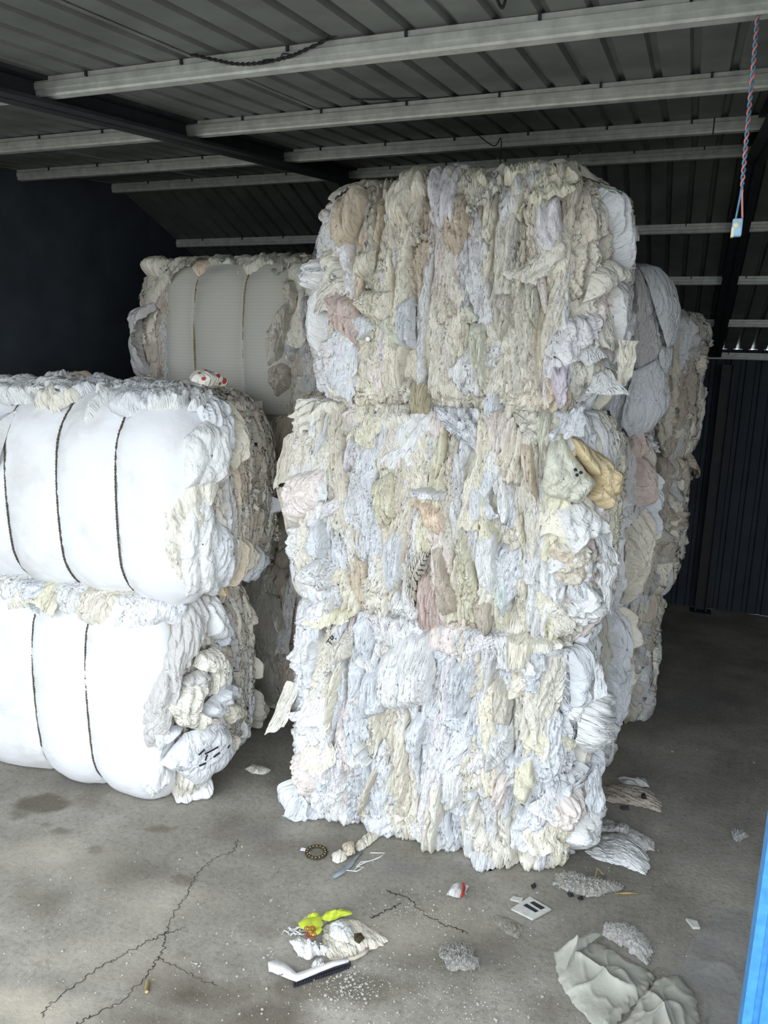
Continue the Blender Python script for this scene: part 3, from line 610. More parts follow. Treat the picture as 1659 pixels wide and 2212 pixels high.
specials(T1, (560, 1320), 1.843, [
    ([(430, 240), (500, 180), (520, 380), (440, 410), (420, 330)], 'soft', 'ice', dict(lift=.04)),
    ([(500, 170), (560, 110), (690, 105), (720, 220), (695, 330), (600, 360), (500, 350), (490, 260)], 'strip', 'white', dict(lift=.07, h=.06, label='white garment with rounded folds')),
    ([(600, 450), (650, 380), (690, 390), (650, 570), (610, 530)], 'smooth', 'ice', dict(lift=.05)),
    ([(760, 220), (830, 170), (880, 150), (870, 300), (800, 420), (770, 340)], 'gather', 'ice', dict(label='pale blue gathered cloth')),
    ([(985, 140), (1060, 110), (1095, 150), (1080, 220), (1000, 220)], 'soft', 'ivory', dict(h=.05, lift=.05)),
    ([(950, 240), (990, 280), (1015, 360), (1000, 440), (945, 430), (940, 330)], 'smooth', 'greige', dict(lift=.04)),
    ([(1210, 420), (1270, 310), (1340, 380), (1380, 450), (1370, 520), (1310, 570), (1240, 610), (1200, 540)], 'strip', 'white', dict(lift=.06, h=.05, ang=.9, label='large pleated white garment')),
    ([(1200, 190), (1260, 190), (1280, 270), (1220, 300), (1225, 420), (1195, 400)], 'smooth', 'ice', dict(lift=.05)),
    ([(1280, 680), (1350, 600), (1365, 740), (1310, 820), (1270, 760)], 'strip', 'ice', dict(lift=.04)),
    ([(1120, 760), (1220, 730), (1225, 820), (1160, 890), (1110, 830)], 'soft', 'pink', dict(lift=.045, h=.04)),
    ([(1220, 830), (1300, 800), (1310, 900), (1280, 970), (1210, 1020), (1160, 940)], 'wad', 'white', dict(lift=.05, h=.05)),
    ([(1030, 580), (1080, 560), (1090, 640), (1060, 740), (1020, 700)], 'soft', 'yellow', dict(lift=.045)),
    ([(470, 600), (495, 590), (440, 760), (400, 810), (410, 760)], 'smooth', 'greige', dict(lift=.04, h=.03)),
    ([(840, 950), (900, 920), (970, 990), (960, 1030), (860, 1045), (830, 990)], 'wad', 'cool', dict(lift=.05, h=.04)),
    ([(110, 760), (150, 700), (190, 760), (190, 830), (95, 825)], 'soft', 'cool', dict(lift=.07, h=.04)),
    ([(185, 750), (250, 800), (240, 850), (200, 840)], 'soft', 'ice', dict(lift=.06)),
    ([(310, 120), (350, 80), (380, 100), (380, 170), (320, 200)], 'gather', 'cream', dict(mat='knit', lift=.05)),
    ([(320, 200), (345, 190), (330, 300), (300, 480), (285, 440), (300, 300)], 'gather', 'ivory', dict(lift=.04)),
    ([(700, 660), (740, 650), (740, 800), (700, 960), (640, 930)], 'strip', 'cream', {}),
    ([(960, 640), (1010, 620), (990, 740), (950, 790), (930, 720)], 'soft', 'pink', {}),
    ([(740, 590), (830, 560), (830, 720), (790, 790), (745, 720)], 'soft', 'white', {}),
    ([(560, 430), (600, 440), (620, 640), (590, 820), (555, 800), (570, 620)], 'strip', 'beige', {}),
    ([(930, 470), (1010, 440), (1020, 540), (960, 600), (900, 620)], 'strip', 'white', dict(ang=.8)),
    ([(160, 590), (200, 560), (250, 700), (225, 750), (175, 690)], 'wad', 'pink', {}),
])
gs = random.Random(77)
for B, n in ((T3, 9), (T2, 8), (T1, 7)):
    for i in range(n):
        side = gs.choice([0, 1]); p = gs.uniform(-B.arc, .0) if side == 0 else gs.uniform(B.Lf, B.Lf + B.arc); q = gs.uniform(.05, B.Ls); w, l = gs.uniform(.06, .12), gs.uniform(.1, .2)
        a, b = np.meshgrid(np.linspace(-.5, .5, 14), np.linspace(0, 1, 20), indexing='ij'); seedc[0] += 7; sd = seedc[0]
        pp = p + a * w * (1 + .5 * pn(b * 2, sd * 1.3)) + .03 * pn(b * 2, 3.3 + sd); qq = q - b * l + .02 * pn(a * 4, sd * 1.7)
        B.put('garment', pp, qq, .02 + gs.uniform(.02, .06) * b ** 1.3 + folds(a * w + sd, b * l, 24, .018, sd % 300, .8, .2) * (.3 + .7 * b), M['plain'], PAL[gs.choice(['white', 'cream', 'cool', 'ivory', 'white'])])
for i in range(14):
    p = gs.uniform(-.05, T3.Lf + .05); w, l = gs.uniform(.06, .13), gs.uniform(.12, .22)
    garment(T3, p, T3.Ls + T3.r * gs.uniform(.7, 1.3), w, l, gs.gauss(0, .25), gs.choice(['strip', 'soft', 'crinkle']), PAL[gs.choice(['cream', 'ivory', 'beige', 'greige', 'white', 'yellow', 'lav'])], gs.uniform(.03, .07), R)
def button(B, x, y, r, m, lift=.07):
    p, q = B.pq(x, y); P, N = B.surf(np.array(p), np.array(q)); mb = MB(); c = P + N * lift; mb.tube([c - N * .004, c, c + N * .002], [r, r, r * .8], 12); mb.build('button', m, B.root, True)
button(T3, 650 + 985 / 2.074, 320 + 247 / 2.074, .008, M['black'], .075); button(T3, 650 + 317 / 2.074, 320 + 856 / 2.074, .008, M['white'], .05)
for x, y in ((1218, 1003), (1223, 1009), (1219, 1014)): button(T2, x, y, .005, M['black'], .135)
def text_obj(name, cu, parent):
    t = bpy.data.objects.new('tmp', cu); COL.objects.link(t); me = bpy.data.meshes.new_from_object(t.evaluated_get(bpy.context.evaluated_depsgraph_get()))
    bpy.data.objects.remove(t); bpy.data.curves.remove(cu); me.name = name; return obj(name, me, None, parent)
def decal_text(B, txt, x, y, size, ang, lift, m, face='front', name='print'):
    p, q = B.pq(x, y, face); P, N = B.surf(np.array(p), np.array(q)); cu = bpy.data.curves.new(name, 'FONT'); cu.body = txt; cu.size = size; cu.extrude = .0006; cu.align_x = 'CENTER'; cu.align_y = 'CENTER'
    cu.materials.append(m); o = text_obj(name, cu, B.root)
    nz = Vector(N); xx = Vector((0, 0, 1)).cross(nz).normalized(); yy = nz.cross(xx); R_ = Matrix((xx, yy, nz)).transposed().to_4x4()
    o.matrix_local = Matrix.Translation(Vector(P + N * lift - np.array(B.root.location))) @ R_ @ Matrix.Rotation(ang, 4, 'Z'); return o

# --- left stack
L1 = Bale('textile_bale', 'lower white-wrapped bale at the left, knitwear and a printed shirt bursting from its corner', (-2.80, -1.70, 2.30, 2.92, 0, .84), .18, .17, .05, 'white-wrapped bales of the left stack')
L2 = Bale('textile_bale', 'upper white-wrapped bale at the left, a red-patterned rag on its top corner', (-2.80, -1.60, 2.31, 2.94, .84, 1.58), .18, .16, .05, 'white-wrapped bales of the left stack')
def xp(B, x, y): return on_y(x, y, B.y0 - .05)[0] - B.x0 - B.rc
for B, tws, pe, sd in ((L1, [xp(L1, 95, 1480), xp(L1, 205, 1480)], xp(L1, 345, 1560), 41), (L2, [xp(L2, 25, 960), xp(L2, 142, 1050), xp(L2, 268, 1120)], xp(L2, 405, 1050), 42)):
    core(B, PAL['ivory'], .016, 60, .012, p0=-.1)
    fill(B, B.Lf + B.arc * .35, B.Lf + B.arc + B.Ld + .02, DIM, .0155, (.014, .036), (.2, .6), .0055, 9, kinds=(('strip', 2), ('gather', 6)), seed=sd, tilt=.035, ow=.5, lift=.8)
    wrap(B, -B.arc * .9, pe, -B.r * 1.35, B.Ls + B.r * 1.25, tws, .045 if B is L1 else .034, lin((220, 221, 223)), seed=sd, lift=.045, seamgrid=.2 if B is L2 else 0, twine='dark_twine')
    seam_rags(B, -.1, pe + .05, B.Ls + B.r * (1.05 if B is L2 else .75), [('white', 5), ('cream', 3), ('cool', 3), ('beige', 1), ('yellow', 1)], 14, .007, sd + 5, lift=.075 if B is L2 else .07)
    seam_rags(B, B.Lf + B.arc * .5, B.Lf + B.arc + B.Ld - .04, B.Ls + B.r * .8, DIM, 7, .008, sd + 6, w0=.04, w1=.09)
    top_rags(B, [('white', 3), ('cream', 3), ('ivory', 3), ('beige', 2), ('greige', 1), ('cool', 1), ('yellow', 2), ('peach', 1)], 15, .01, sd + 8, B.x0 + .1, B.x1 - .1, B.y0 + .06, B.y1 - .1, .07 if B is L2 else .02)
specials(L2, (0, 780), 2.37, [
    ([(880, 420), (960, 350), (1030, 380), (1010, 640), (890, 650)], 'soft', 'white', dict(lift=.07)),
    ([(900, 655), (960, 670), (985, 850), (1000, 1190), (900, 1190), (870, 980)], 'soft', 'white', dict(lift=.06)),
    ([(955, 180), (1100, 130), (1165, 190), (1160, 260), (1110, 250), (1000, 235)], 'smooth', 'cream', dict(lift=.17, h=.03, mat='print', label='white rag with red petal print')),
    ([(0, 330), (100, 290), (60, 560), (20, 760), (0, 800)], 'soft', 'white', dict(lift=.08)),
    ([(930, 300), (1050, 250), (1090, 330), (1040, 500), (1000, 480)], 'strip', 'cool', dict(lift=.06)),
])
specials(L2, (0, 780), 2.37, [
    ([(1060, 500), (1100, 570), (1060, 700), (1090, 830), (1060, 950), (1070, 1120), (1000, 1140), (970, 950), (990, 720)], 'strip', 'cream', dict(lift=.03, h=.03)),
    ([(1090, 800), (1120, 820), (1150, 1100), (1110, 1190), (1060, 1160)], 'strip', 'cool', dict(lift=.03)),
    ([(1170, 230), (1230, 220), (1200, 400), (1150, 560), (1130, 480)], 'soft', 'ivory', dict(lift=.03)),
    ([(1330, 680), (1362, 690), (1360, 770), (1325, 785)], 'soft', 'cool', dict(lift=.02, res=.006)),
    ([(1275, 930), (1330, 960), (1330, 1100), (1270, 1115)], 'gather', 'ice', dict(lift=.02, res=.006)),
    ([(1170, 900), (1210, 890), (1190, 1100), (1160, 1140)], 'strip', 'tan', dict(lift=.02, res=.006)),
    ([(1150, 1130), (1200, 1120), (1240, 1200), (1230, 1245), (1190, 1245)], 'soft', 'gold', dict(lift=.03, res=.006, label='yellow rag')),
    ([(1230, 930), (1275, 950), (1270, 1040), (1225, 1050)], 'smooth', 'ivory', dict(lift=.02, res=.006)),
], 'right')
specials(L1, (0, 1220), 2.37, [
    ([(840, 250), (930, 215), (990, 240), (930, 330), (860, 500), (790, 640), (800, 950), (740, 900), (740, 680), (790, 480)], 'soft', 'grey', dict(lift=.07, h=.02)),
    ([(770, 790), (850, 830), (800, 900), (790, 970)], 'smooth', 'cool', dict(lift=.07)),
    ([(790, 980), (850, 860), (930, 870), (1000, 960), (1030, 1110), (900, 1140), (860, 1080)], 'smooth', 'cool', dict(lift=.10, h=.03, label='white shirt with black print')),
    ([(740, 1050), (800, 1000), (830, 1060), (770, 1130)], 'soft', 'white', dict(lift=.07)),
    ([(830, 1170), (960, 1150), (965, 1200), (920, 1245), (850, 1215)], 'soft', 'white', dict(lift=.08, h=.04)),
    ([(800, 690), (850, 580), (900, 600), (870, 720), (900, 800), (950, 870), (890, 870), (830, 800)], 'strip', 'cream', dict(mat='knit', lift=.10, h=.03, label='cream cable knit sweater piece')),
    ([(880, 470), (940, 490), (970, 560), (960, 680), (910, 720), (920, 600), (870, 540)], 'strip', 'cream', dict(mat='knit', lift=.10, h=.03)),
    ([(830, 580), (900, 560), (920, 620), (880, 680), (840, 640)], 'crinkle', 'grey', dict(lift=.09)),
    ([(900, 740), (970, 700), (980, 790), (930, 840), (880, 800)], 'soft', 'cool', dict(lift=.11)),
    ([(920, 330), (1000, 290), (1020, 420), (980, 490), (930, 440)], 'soft', 'white', dict(lift=.07)),
])
specials(L1, (0, 1220), 2.37, [
    ([(1040, 400), (1080, 480), (1080, 600), (1030, 670), (1010, 600)], 'soft', 'cool', dict(lift=.05)),
    ([(1080, 580), (1150, 600), (1130, 680), (1060, 650)], 'smooth', 'cool', dict(lift=.05)),
    ([(1060, 680), (1140, 690), (1140, 760), (1090, 810), (1040, 740)], 'soft', 'ivory', dict(lift=.05)),
    ([(990, 760), (1050, 720), (1070, 800), (1000, 860)], 'crinkle', 'lav', dict(lift=.05)),
    ([(1000, 850), (1060, 830), (1095, 850), (1070, 930), (1010, 940)], 'soft', 'ice', dict(lift=.05)),
    ([(1070, 850), (1130, 840), (1120, 920), (1080, 960)], 'soft', 'beige', dict(lift=.05)),
    ([(970, 960), (1030, 950), (1040, 1130), (1000, 1230), (950, 1230)], 'strip', 'cream', dict(lift=.04)),
    ([(1060, 230), (1110, 230), (1110, 380), (1070, 420)], 'gather', 'ice', dict(lift=.03)),
    ([(1270, 460), (1285, 500), (1280, 580), (1255, 580)], 'smooth', 'ivory', dict(lift=.02)),
    ([(1285, 630), (1320, 720), (1305, 830), (1275, 760)], 'smooth', 'greige', dict(lift=.02)),
    ([(1195, 780), (1225, 790), (1220, 870), (1195, 870)], 'smooth', 'white', dict(lift=.02)),
], 'right')
flap(L1, crop((0, 1220), 2.37, [(1352, 140), (1392, 150), (1412, 310), (1352, 335)]), PAL['greige'], .03, .05, 'smooth', face='right', label='greige trouser leg hanging down')
for x, y, a, b in ((372, 1618, .02, .9), (382, 1624, .03, .3), (377, 1634, .022, 1.4), (388, 1640, .016, .5), (402, 1638, .012, 1.2), (374, 1646, .014, .2)):
    p, q = L1.pq(x, y); tt = np.linspace(-1, 1, 5); pp = p + tt * a * math.cos(b) / 2; qq_ = q + tt * a * math.sin(b) / 2; P, N = L1.surf(pp, qq_); MB().tube(P + N * .15, .0035, 5).build('print_mark', M['blackprint'], L1.root)
decal_text(T1, 'TR', 722, 1380, .036, 1.0, .05, M['blackprint'])

# --- grey bale behind the left stack, on two hidden bales
GG = 'bales of the stack behind the left pair'
G1 = Bale('textile_bale', 'shadowed bottom bale behind the left stack, glimpsed past the front tower', (-2.42, -1.42, 3.12, 3.66, 0, .78), .12, .13, .02, GG)
G2 = Bale('textile_bale', 'shadowed middle bale behind the left stack, under the grey ribbed bale', (-2.42, -1.42, 3.12, 3.66, .78, 1.5), .12, .13, .02, GG)
G3 = Bale('textile_bale', 'grey ribbed-wrap bale with two brown twines, raised behind the left stack', (-2.43, -1.46, 3.12, 3.66, 1.5, 2.14), .12, .13, .035, GG)
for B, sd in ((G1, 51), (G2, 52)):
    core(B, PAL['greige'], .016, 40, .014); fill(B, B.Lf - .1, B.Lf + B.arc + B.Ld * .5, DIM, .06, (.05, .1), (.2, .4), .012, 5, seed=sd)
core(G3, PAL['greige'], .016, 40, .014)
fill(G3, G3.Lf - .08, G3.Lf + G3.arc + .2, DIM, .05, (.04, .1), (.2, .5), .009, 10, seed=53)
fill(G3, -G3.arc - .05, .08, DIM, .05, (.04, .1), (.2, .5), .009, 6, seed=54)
wrap(G3, .05, G3.Lf - .02, -G3.r * 1.2, G3.Ls + G3.r * .75, [xp(G3, 425, 720), xp(G3, 530, 720)], .045, lin((184, 182, 172)), 'ribwrap', seed=55, lift=.03)
seam_rags(G3, -.1, G3.Lf + .1, G3.Ls + G3.r * 1.1, [('beige', 3), ('ivory', 3), ('greige', 3), ('sage', 1), ('peach', 1)], 12, .008, 56, lift=.03)
top_rags(G3, DIM, 10, .01, 57, G3.x0 + .1, G3.x1 - .1, G3.y0 + .06, G3.y0 + .25, .05)
specials(G3, (250, 520), 3.53, [
    ([(85, 540), (200, 460), (190, 620), (170, 1050), (85, 1050), (110, 750)], 'soft', 'olive', dict(lift=.02, label='olive yellow rag at the left edge')),
    ([(200, 500), (330, 470), (340, 530), (240, 600), (220, 760), (300, 1010), (250, 1090), (170, 800)], 'strip', 'grey', dict(lift=.05)),
    ([(170, 200), (320, 170), (370, 230), (350, 300), (200, 300)], 'soft', 'ivory', dict(lift=.05)),
    ([(1190, 720), (1320, 480), (1390, 420), (1390, 500), (1340, 700), (1300, 900), (1200, 1000)], 'strip', 'greige', dict(lift=.05)),
    ([(1200, 960), (1300, 920), (1360, 980), (1340, 1120), (1260, 1180), (1200, 1080)], 'crinkle', 'taupe', dict(lift=.05)),
    ([(1320, 350), (1370, 330), (1395, 400), (1380, 480), (1320, 440)], 'crinkle', 'beige', dict(lift=.05)),
    ([(1410, 420), (1480, 400), (1470, 800), (1420, 760)], 'strip', 'grey', dict(lift=.03)),
])
flap(G1, [(634, 1190), (652, 1190), (640, 1400), (612, 1400)], PAL['grey'], .05, .09, 'soft', label='thin grey cloth strip hanging in the gap')

# --- rows behind the front tower
GA = 'bales of the rows behind the front tower'
A1 = [Bale('textile_bale', 'shadowed bale %s, second row, just behind the front tower' % w, (-1.14, x1, 3.09, 3.62, z0, z1), .12, .13, .03, GA) for w, x1, z0, z1 in (('at floor level', -.17, 0, .78), ('at mid height', -.13, .78, 1.5), ('on top, under a big grey sheet', -.12, 1.5, 2.08))]
A2 = [Bale('textile_bale', 'dark shaggy bale %s, third row, farthest back behind the tower' % w, (-1.12, x1, 3.74, 4.26, z0, z1), .09, .11, .02, GA) for w, x1, z0, z1 in (('at floor level', -.03, 0, .68), ('at mid height', .03, .68, 1.33), ('on top', .04, 1.33, 1.95))]
for i, B in enumerate(A1):
    core(B, PAL['greige'], .014, 36, .013, p0=B.Lf - .4)
    fill(B, B.Lf - .3, B.Lf + B.arc + B.Ld * .5, [('white', 3), ('cool', 3), ('grey', 3), ('beige', 2), ('pink', 1), ('greige', 2)], .06, (.06, .12), (.25, .55), .009, 8, kinds=(('soft', 3), ('strip', 3), ('smooth', 2)), seed=61 + i, lift=.8)
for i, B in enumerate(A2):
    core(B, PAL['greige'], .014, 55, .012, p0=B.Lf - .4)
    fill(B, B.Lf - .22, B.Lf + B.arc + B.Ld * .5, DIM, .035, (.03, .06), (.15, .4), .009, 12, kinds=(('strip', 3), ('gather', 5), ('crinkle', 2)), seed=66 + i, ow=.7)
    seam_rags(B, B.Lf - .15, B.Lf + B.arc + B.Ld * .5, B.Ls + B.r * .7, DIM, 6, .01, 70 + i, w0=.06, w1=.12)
SH = dict(lift=.035, h=.012, tuck=.004, amp=.55)
specials(A1[2], (1250, 480), 4.056, [
    ([(430, 120), (520, 200), (560, 380), (540, 600), (500, 900), (450, 1000), (430, 500)], 'smooth', 'grey', dict(SH)),
    ([(560, 380), (720, 360), (810, 430), (850, 640), (930, 880), (800, 1050), (640, 1100), (560, 800), (520, 560)], 'smooth', 'cool', dict(SH, lift=.06, label='big smooth grey-white sheet')),
    ([(600, 1090), (800, 1050), (780, 1220), (690, 1380), (620, 1300)], 'smooth', 'cool', dict(SH)),
    ([(400, 1300), (560, 1200), (690, 1450), (710, 1620), (560, 1780), (420, 1800), (330, 1700)], 'smooth', 'cool', dict(SH, lift=.06)),
    ([(430, 900), (560, 800), (640, 1100), (560, 1220), (430, 1320)], 'smooth', 'grey', dict(SH, lift=.03)),
], 'front')
specials(A1[1], (1200, 950), 3.614, [
    ([(540, 200), (640, 160), (680, 320), (670, 550), (570, 550)], 'strip', 'rose', dict(lift=.04, label='pale pink pleated cloth')),
    ([(660, 230), (715, 260), (715, 620), (670, 850), (650, 600)], 'strip', 'ice', dict(lift=.05)),
    ([(700, 690), (760, 660), (795, 800), (690, 860)], 'smooth', 'ivory', dict(lift=.06)),
    ([(480, 700), (640, 560), (640, 900), (550, 1260), (480, 1280)], 'strip', 'beige', dict(lift=.05)),
    ([(340, 230), (440, 240), (455, 540), (350, 600)], 'smooth', 'ivory', dict(lift=.04)),
    ([(530, 40), (620, 0), (650, 160), (560, 180), (520, 130)], 'wad', 'rose', dict(lift=.04)),
], 'front')
specials(A1[0], (1200, 950), 3.614, [
    ([(400, 1400), (500, 1420), (520, 1600), (480, 1900), (400, 2300), (300, 2500), (330, 1900)], 'strip', 'cool', dict(lift=.04)),
    ([(500, 1440), (560, 1540), (620, 1700), (590, 1760), (510, 1740), (530, 1600)], 'soft', 'ivory', dict(lift=.06)),
    ([(100, 1480), (280, 1440), (270, 1640), (200, 1800), (130, 1700)], 'soft', 'beige', dict(lift=.04)),
    ([(490, 1800), (545, 1790), (550, 1980), (500, 2120)], 'smooth', 'cream', dict(lift=.05)),
], 'front')

# ------------------------------------------------------------------ blue door frame at the right
xb = on_y(1602, 2212, 1.55)[0]
d1 = tag(empty('door_1', (xb, 1.55, 0)), 'blue painted ribbed steel door edge at the right of the opening', 'door', kind='structure')
mb = MB(); yb = 1.55
mb.prism([(xb, yb + .05), (xb, yb), (xb + .018, yb), (xb + .020, yb + .006), (xb + .03, yb + .006), (xb + .032, yb), (xb + .055, yb), (xb + .066, yb + .018), (xb + .09, yb + .018), (xb + .1, yb), (xb + .15, yb), (xb + .16, yb + .018), (xb + .19, yb + .018), (xb + .2, yb), (xb + .4, yb)], 0.01, 2.3, 2)
mb.build('door_sheet', M['blue'], d1)
MB().prism([(xb + .02, yb + .05), (xb + .02, yb + .008), (xb + .06, yb + .022), (xb + .06, yb + .05)], .01, 2.3, 2).build('door_stile', M['blue'], d1)

# ------------------------------------------------------------------ things hanging from the roof
sw = on_y(1592, 492, 1.75); sr = tag(empty('hanging_switch', tuple(sw)), 'pale blue switch box dangling on a twisted red and blue wire', 'switch')
mb = MB(); mb.box(sw, (.019, .017, .034)); b_ = mb.build('switch_box', M['bluebox'], sr)
bv = b_.modifiers.new('b', 'BEVEL'); bv.width = .003; bv.segments = 2
mb = MB(); mb.tube([sw + (-.002, -.008, .004), sw + (-.002, -.013, .004)], .0062, 16); mb.build('switch_knob', M['ivory'], sr, True)
mb = MB(); mb.box(sw + (-.0075, -.0005, -.009), (.005, .0185, .018)); mb.build('ivory_cover', M['ivory'], sr)
topw = on_y(1641, -8, 1.72); n = 150; t = np.linspace(0, 1, n)[:, None]; base = sw + (0.002, 0, .017); L = base + (topw - base) * t
amp = .0028 * np.clip((t - .12) / .06, 0, 1); ph = t * 95; open_ = .006 * np.clip(1 - t / .15, 0, 1)
for nm, m, s_ in (('red_wire', 'redwire', 1), ('blue_wire', 'bluewire', -1)):
    P = L + np.c_[(np.cos(ph) * amp + open_) * s_, np.sin(ph) * amp * s_, np.zeros(n)]
    mb = MB(); mb.tube(P, .0021, 6); mb.build(nm, M[nm.replace('_', '')], sr, True)
def cable(name, label, pts, r=.003, twist=.0, m='blackwire', sub=12):
    P = []; pts = [np.array(p) for p in pts]
    for a, b, c, d in zip([pts[0]] + pts[:-2], pts[:-1], pts[1:], pts[2:] + [pts[-1]]):
        for t in np.linspace(0, 1, sub, endpoint=False): P.append(.5 * ((2 * b) + (c - a) * t + (2 * a - 5 * b + 4 * c - d) * t ** 2 + (3 * b - a - 3 * c + d) * t ** 3))
    P.append(pts[-1]); P = np.array(P); mb = MB()
    if twist:
        ph = np.arange(len(P)) * 1.1
        for o in (0, math.pi): mb.tube(P + np.c_[0 * ph, np.sin(ph + o), np.cos(ph + o)] * twist, r, 5)
    else: mb.tube(P, r, 6)
    return tag(mb.build(name, M[m], None, True), label, 'cable')
yc = 1.70
cable('twisted_cable', 'black twisted cable looped along the nearest purlin', [on_y(*p, yc) for p in ((838, -10), (790, 35), (720, 78), (650, 112), (615, 125), (560, 136), (510, 138), (460, 128), (408, 116))], .0022, .0024)
cable('loose_wire', 'short kinked black wire end hanging beside the twisted cable', [on_y(*p, yc - .004) for p in ((660, 105), (640, 118), (612, 116), (606, 124), (585, 134), (565, 138), (570, 130), (590, 128))], .0016)
rd = [on_y(500, 162, 2.10), on_y(542, 182, 2.2)]
mb = MB(); mb.tube(rd, .0055, 8); tag(mb.build('lamp_holder_rod', M['ivory'], None, True), 'short pale rod under the roof sheets above the tower left', 'rod')
cable('thin_cable', 'thin black cable sagging from the pale rod to the second purlin', [rd[1], on_y(600, 194, 2.24), on_y(700, 208, 2.28), on_y(800, 215, 2.32), on_y(905, 211, 2.36)], .0022)
cable('roof_hook', 'bent black wire hook at the top edge of the roof', [on_y(1072, -6, 1.6), on_y(1080, 12, 1.6), on_y(1086, 16, 1.6), on_y(1092, 0, 1.6)], .003)
cable('drop_wire', 'thin black wire hanging from the third purlin over the tower top', [on_y(985, 250, 2.9), on_y(1025, 285, 3.0), on_y(1066, 315, 3.07), on_y(1082, 300, 3.07), on_y(1080, 362, 3.07)], .0018)

# ------------------------------------------------------------------ litter on the floor
def floor_blob(name, label, cat, outline, h, kind, color, mat='plain', res=.006, ang=0, z0=.002, amp=1.0, parent=None, flat=.0, rim=3.0):
    seedc[0] += 7; sd = seedc[0] % 400; O = np.array([on_floor(*o)[:2] for o in outline]); c = O.mean(0)
    seg = np.linalg.norm(np.roll(O, -1, 0) - O, axis=1); L = seg.sum(); n = max(20, int(L / res)); t = np.linspace(0, L, n, endpoint=False); cs = np.concatenate([[0], np.cumsum(seg)])
    k = np.clip(np.searchsorted(cs, t, 'right') - 1, 0, len(O) - 1); fr = (t - cs[k]) / seg[k]; E = O[k] + (np.roll(O, -1, 0)[k] - O[k]) * fr[:, None]
    R_ = np.linalg.norm(E - c, axis=1).mean(); m = max(6, int(R_ / res)); rr = np.linspace(.02, 1, m); g = c + (E - c)[:, None] * rr[None, :, None]
    jit = rr[None, :] ** 3 * (.16 if kind == 'lint' else .07) * R_; x = g[..., 0] + jit * pn(g[..., 0] * 60, g[..., 1] * 60, sd); y = g[..., 1] + jit * pn(g[..., 0] * 60 + 9, g[..., 1] * 60, sd)
    f, A, st, _ = KIND[kind]; X = (x - c[0]) * math.cos(ang) + (y - c[1]) * math.sin(ang); Y = -(x - c[0]) * math.sin(ang) + (y - c[1]) * math.cos(ang)
    e = 1 - rr[None] ** rim; z = z0 + h * .6 * e ** .75 + (amp * (.75 if kind == 'lint' else .5)) * folds(X + sd, Y + sd, f, A, sd, 1, st) * (.12 + .88 * e)
    if kind == 'film':
        z = z0 + h * e * (.55 + .6 * pn(X * 4, Y * 4, sd + 9))
        for fq, am in ((5, .022), (9, .012), (18, .005)):
            v = np.abs(pn(X * fq + .4 * pn(X * 3, Y * 3, sd), Y * fq * .7, sd + fq)); z = z + amp * am * np.exp(-v * 9) * (.1 + .9 * e)
    V = np.stack([x, y, np.maximum(z, z0)], -1); root_loc = (c[0], c[1], 0)
    o = obj(name, make_mesh(name, V - np.array(parent.location if parent else root_loc), grid_quads(n, m, True), uv=np.stack([X + sd, Y + sd], -1).reshape(-1, 2)), M[mat], parent, color)
    if parent is None: o.location = root_loc; tag(o, label, cat)
    elif label: o['label'] = label
    return o
def fibres(parent, outline, n, ln, h, seed, color=(.75, .74, .7), r=.0006):
    g = np.random.RandomState(seed); O = np.array([on_floor(*o)[:2] for o in outline]); c = O.mean(0); mb = MB()
    for i in range(n):
        k = g.randint(len(O)); a, b = O[k], O[(k + 1) % len(O)]; u, v = g.rand(), g.rand() ** .6; p = c + ((a + (b - a) * u) - c) * v * .97; th = g.rand() * 6.28; cv = g.randn() * 3
        s = np.linspace(0, 1, 5); an = th + cv * s; st = np.c_[np.cos(an), np.sin(an)] * ln * g.uniform(.4, 1) / 5; q = p + np.cumsum(st, 0); z = h * (1 - v ** 2) + .004 + np.abs(g.randn()) * .004 * np.sin(s * 3)
        mb.tube(np.c_[q, z], r, 3, cap=False)
    o = mb.build('lint_fibres', M['plain'], parent, True, color); o['kind'] = 'stuff'
def lint(label, outline, h, seed, col=(.46, .45, .41), n=220):
    o = floor_blob('lint_clump', label, 'lint', outline, h * .7, 'lint', col, res=.0035, amp=1.3, rim=2); fibres(o, outline, n * 4, .016, h * .8, seed, tuple(min(1, x * 1.15) for x in col)); return o
# rags beside the tower
floor_blob('white_rag', 'crumpled white shirt on the floor right of the tower foot', 'rag', [(1262, 1842), (1300, 1805), (1345, 1800), (1375, 1812), (1398, 1845), (1404, 1870), (1395, 1893), (1340, 1872), (1290, 1860)], .02, 'soft', PAL['white'], ang=1.2)
floor_blob('grey_rag', 'greyish sheer rag lying behind the crumpled white shirt', 'rag', [(1270, 1795), (1295, 1765), (1318, 1785), (1345, 1778), (1385, 1800), (1415, 1820), (1412, 1840), (1390, 1838), (1340, 1800)], .015, 'soft', PAL['grey'])
tr = floor_blob('beige_trousers', 'flat beige trousers with a dark patch on the floor behind', 'trousers', [(1298, 1700), (1340, 1695), (1380, 1700), (1412, 1715), (1430, 1738), (1428, 1757), (1390, 1745), (1345, 1738), (1300, 1732)], .018, 'strip', PAL['taupe'], ang=1.3)
floor_blob('dark_patch', 'dark square patch', None, [(1383, 1733), (1393, 1731), (1395, 1740), (1385, 1742)], .012, 'smooth', None, 'black', z0=.03, parent=tr)
floor_blob('rag_strip', 'narrow pale rag strip with a black edge beyond the beige trousers', 'rag', [(1335, 1682), (1360, 1690), (1395, 1686), (1404, 1702), (1380, 1702), (1345, 1698)], .012, 'strip', PAL['grey'], ang=1.3)
floor_blob('small_rag', 'small dark grey scrap beside the trousers', 'scrap', [(1340, 1748), (1358, 1745), (1360, 1752), (1345, 1752)], .006, 'crinkle', lin((70, 74, 76)))
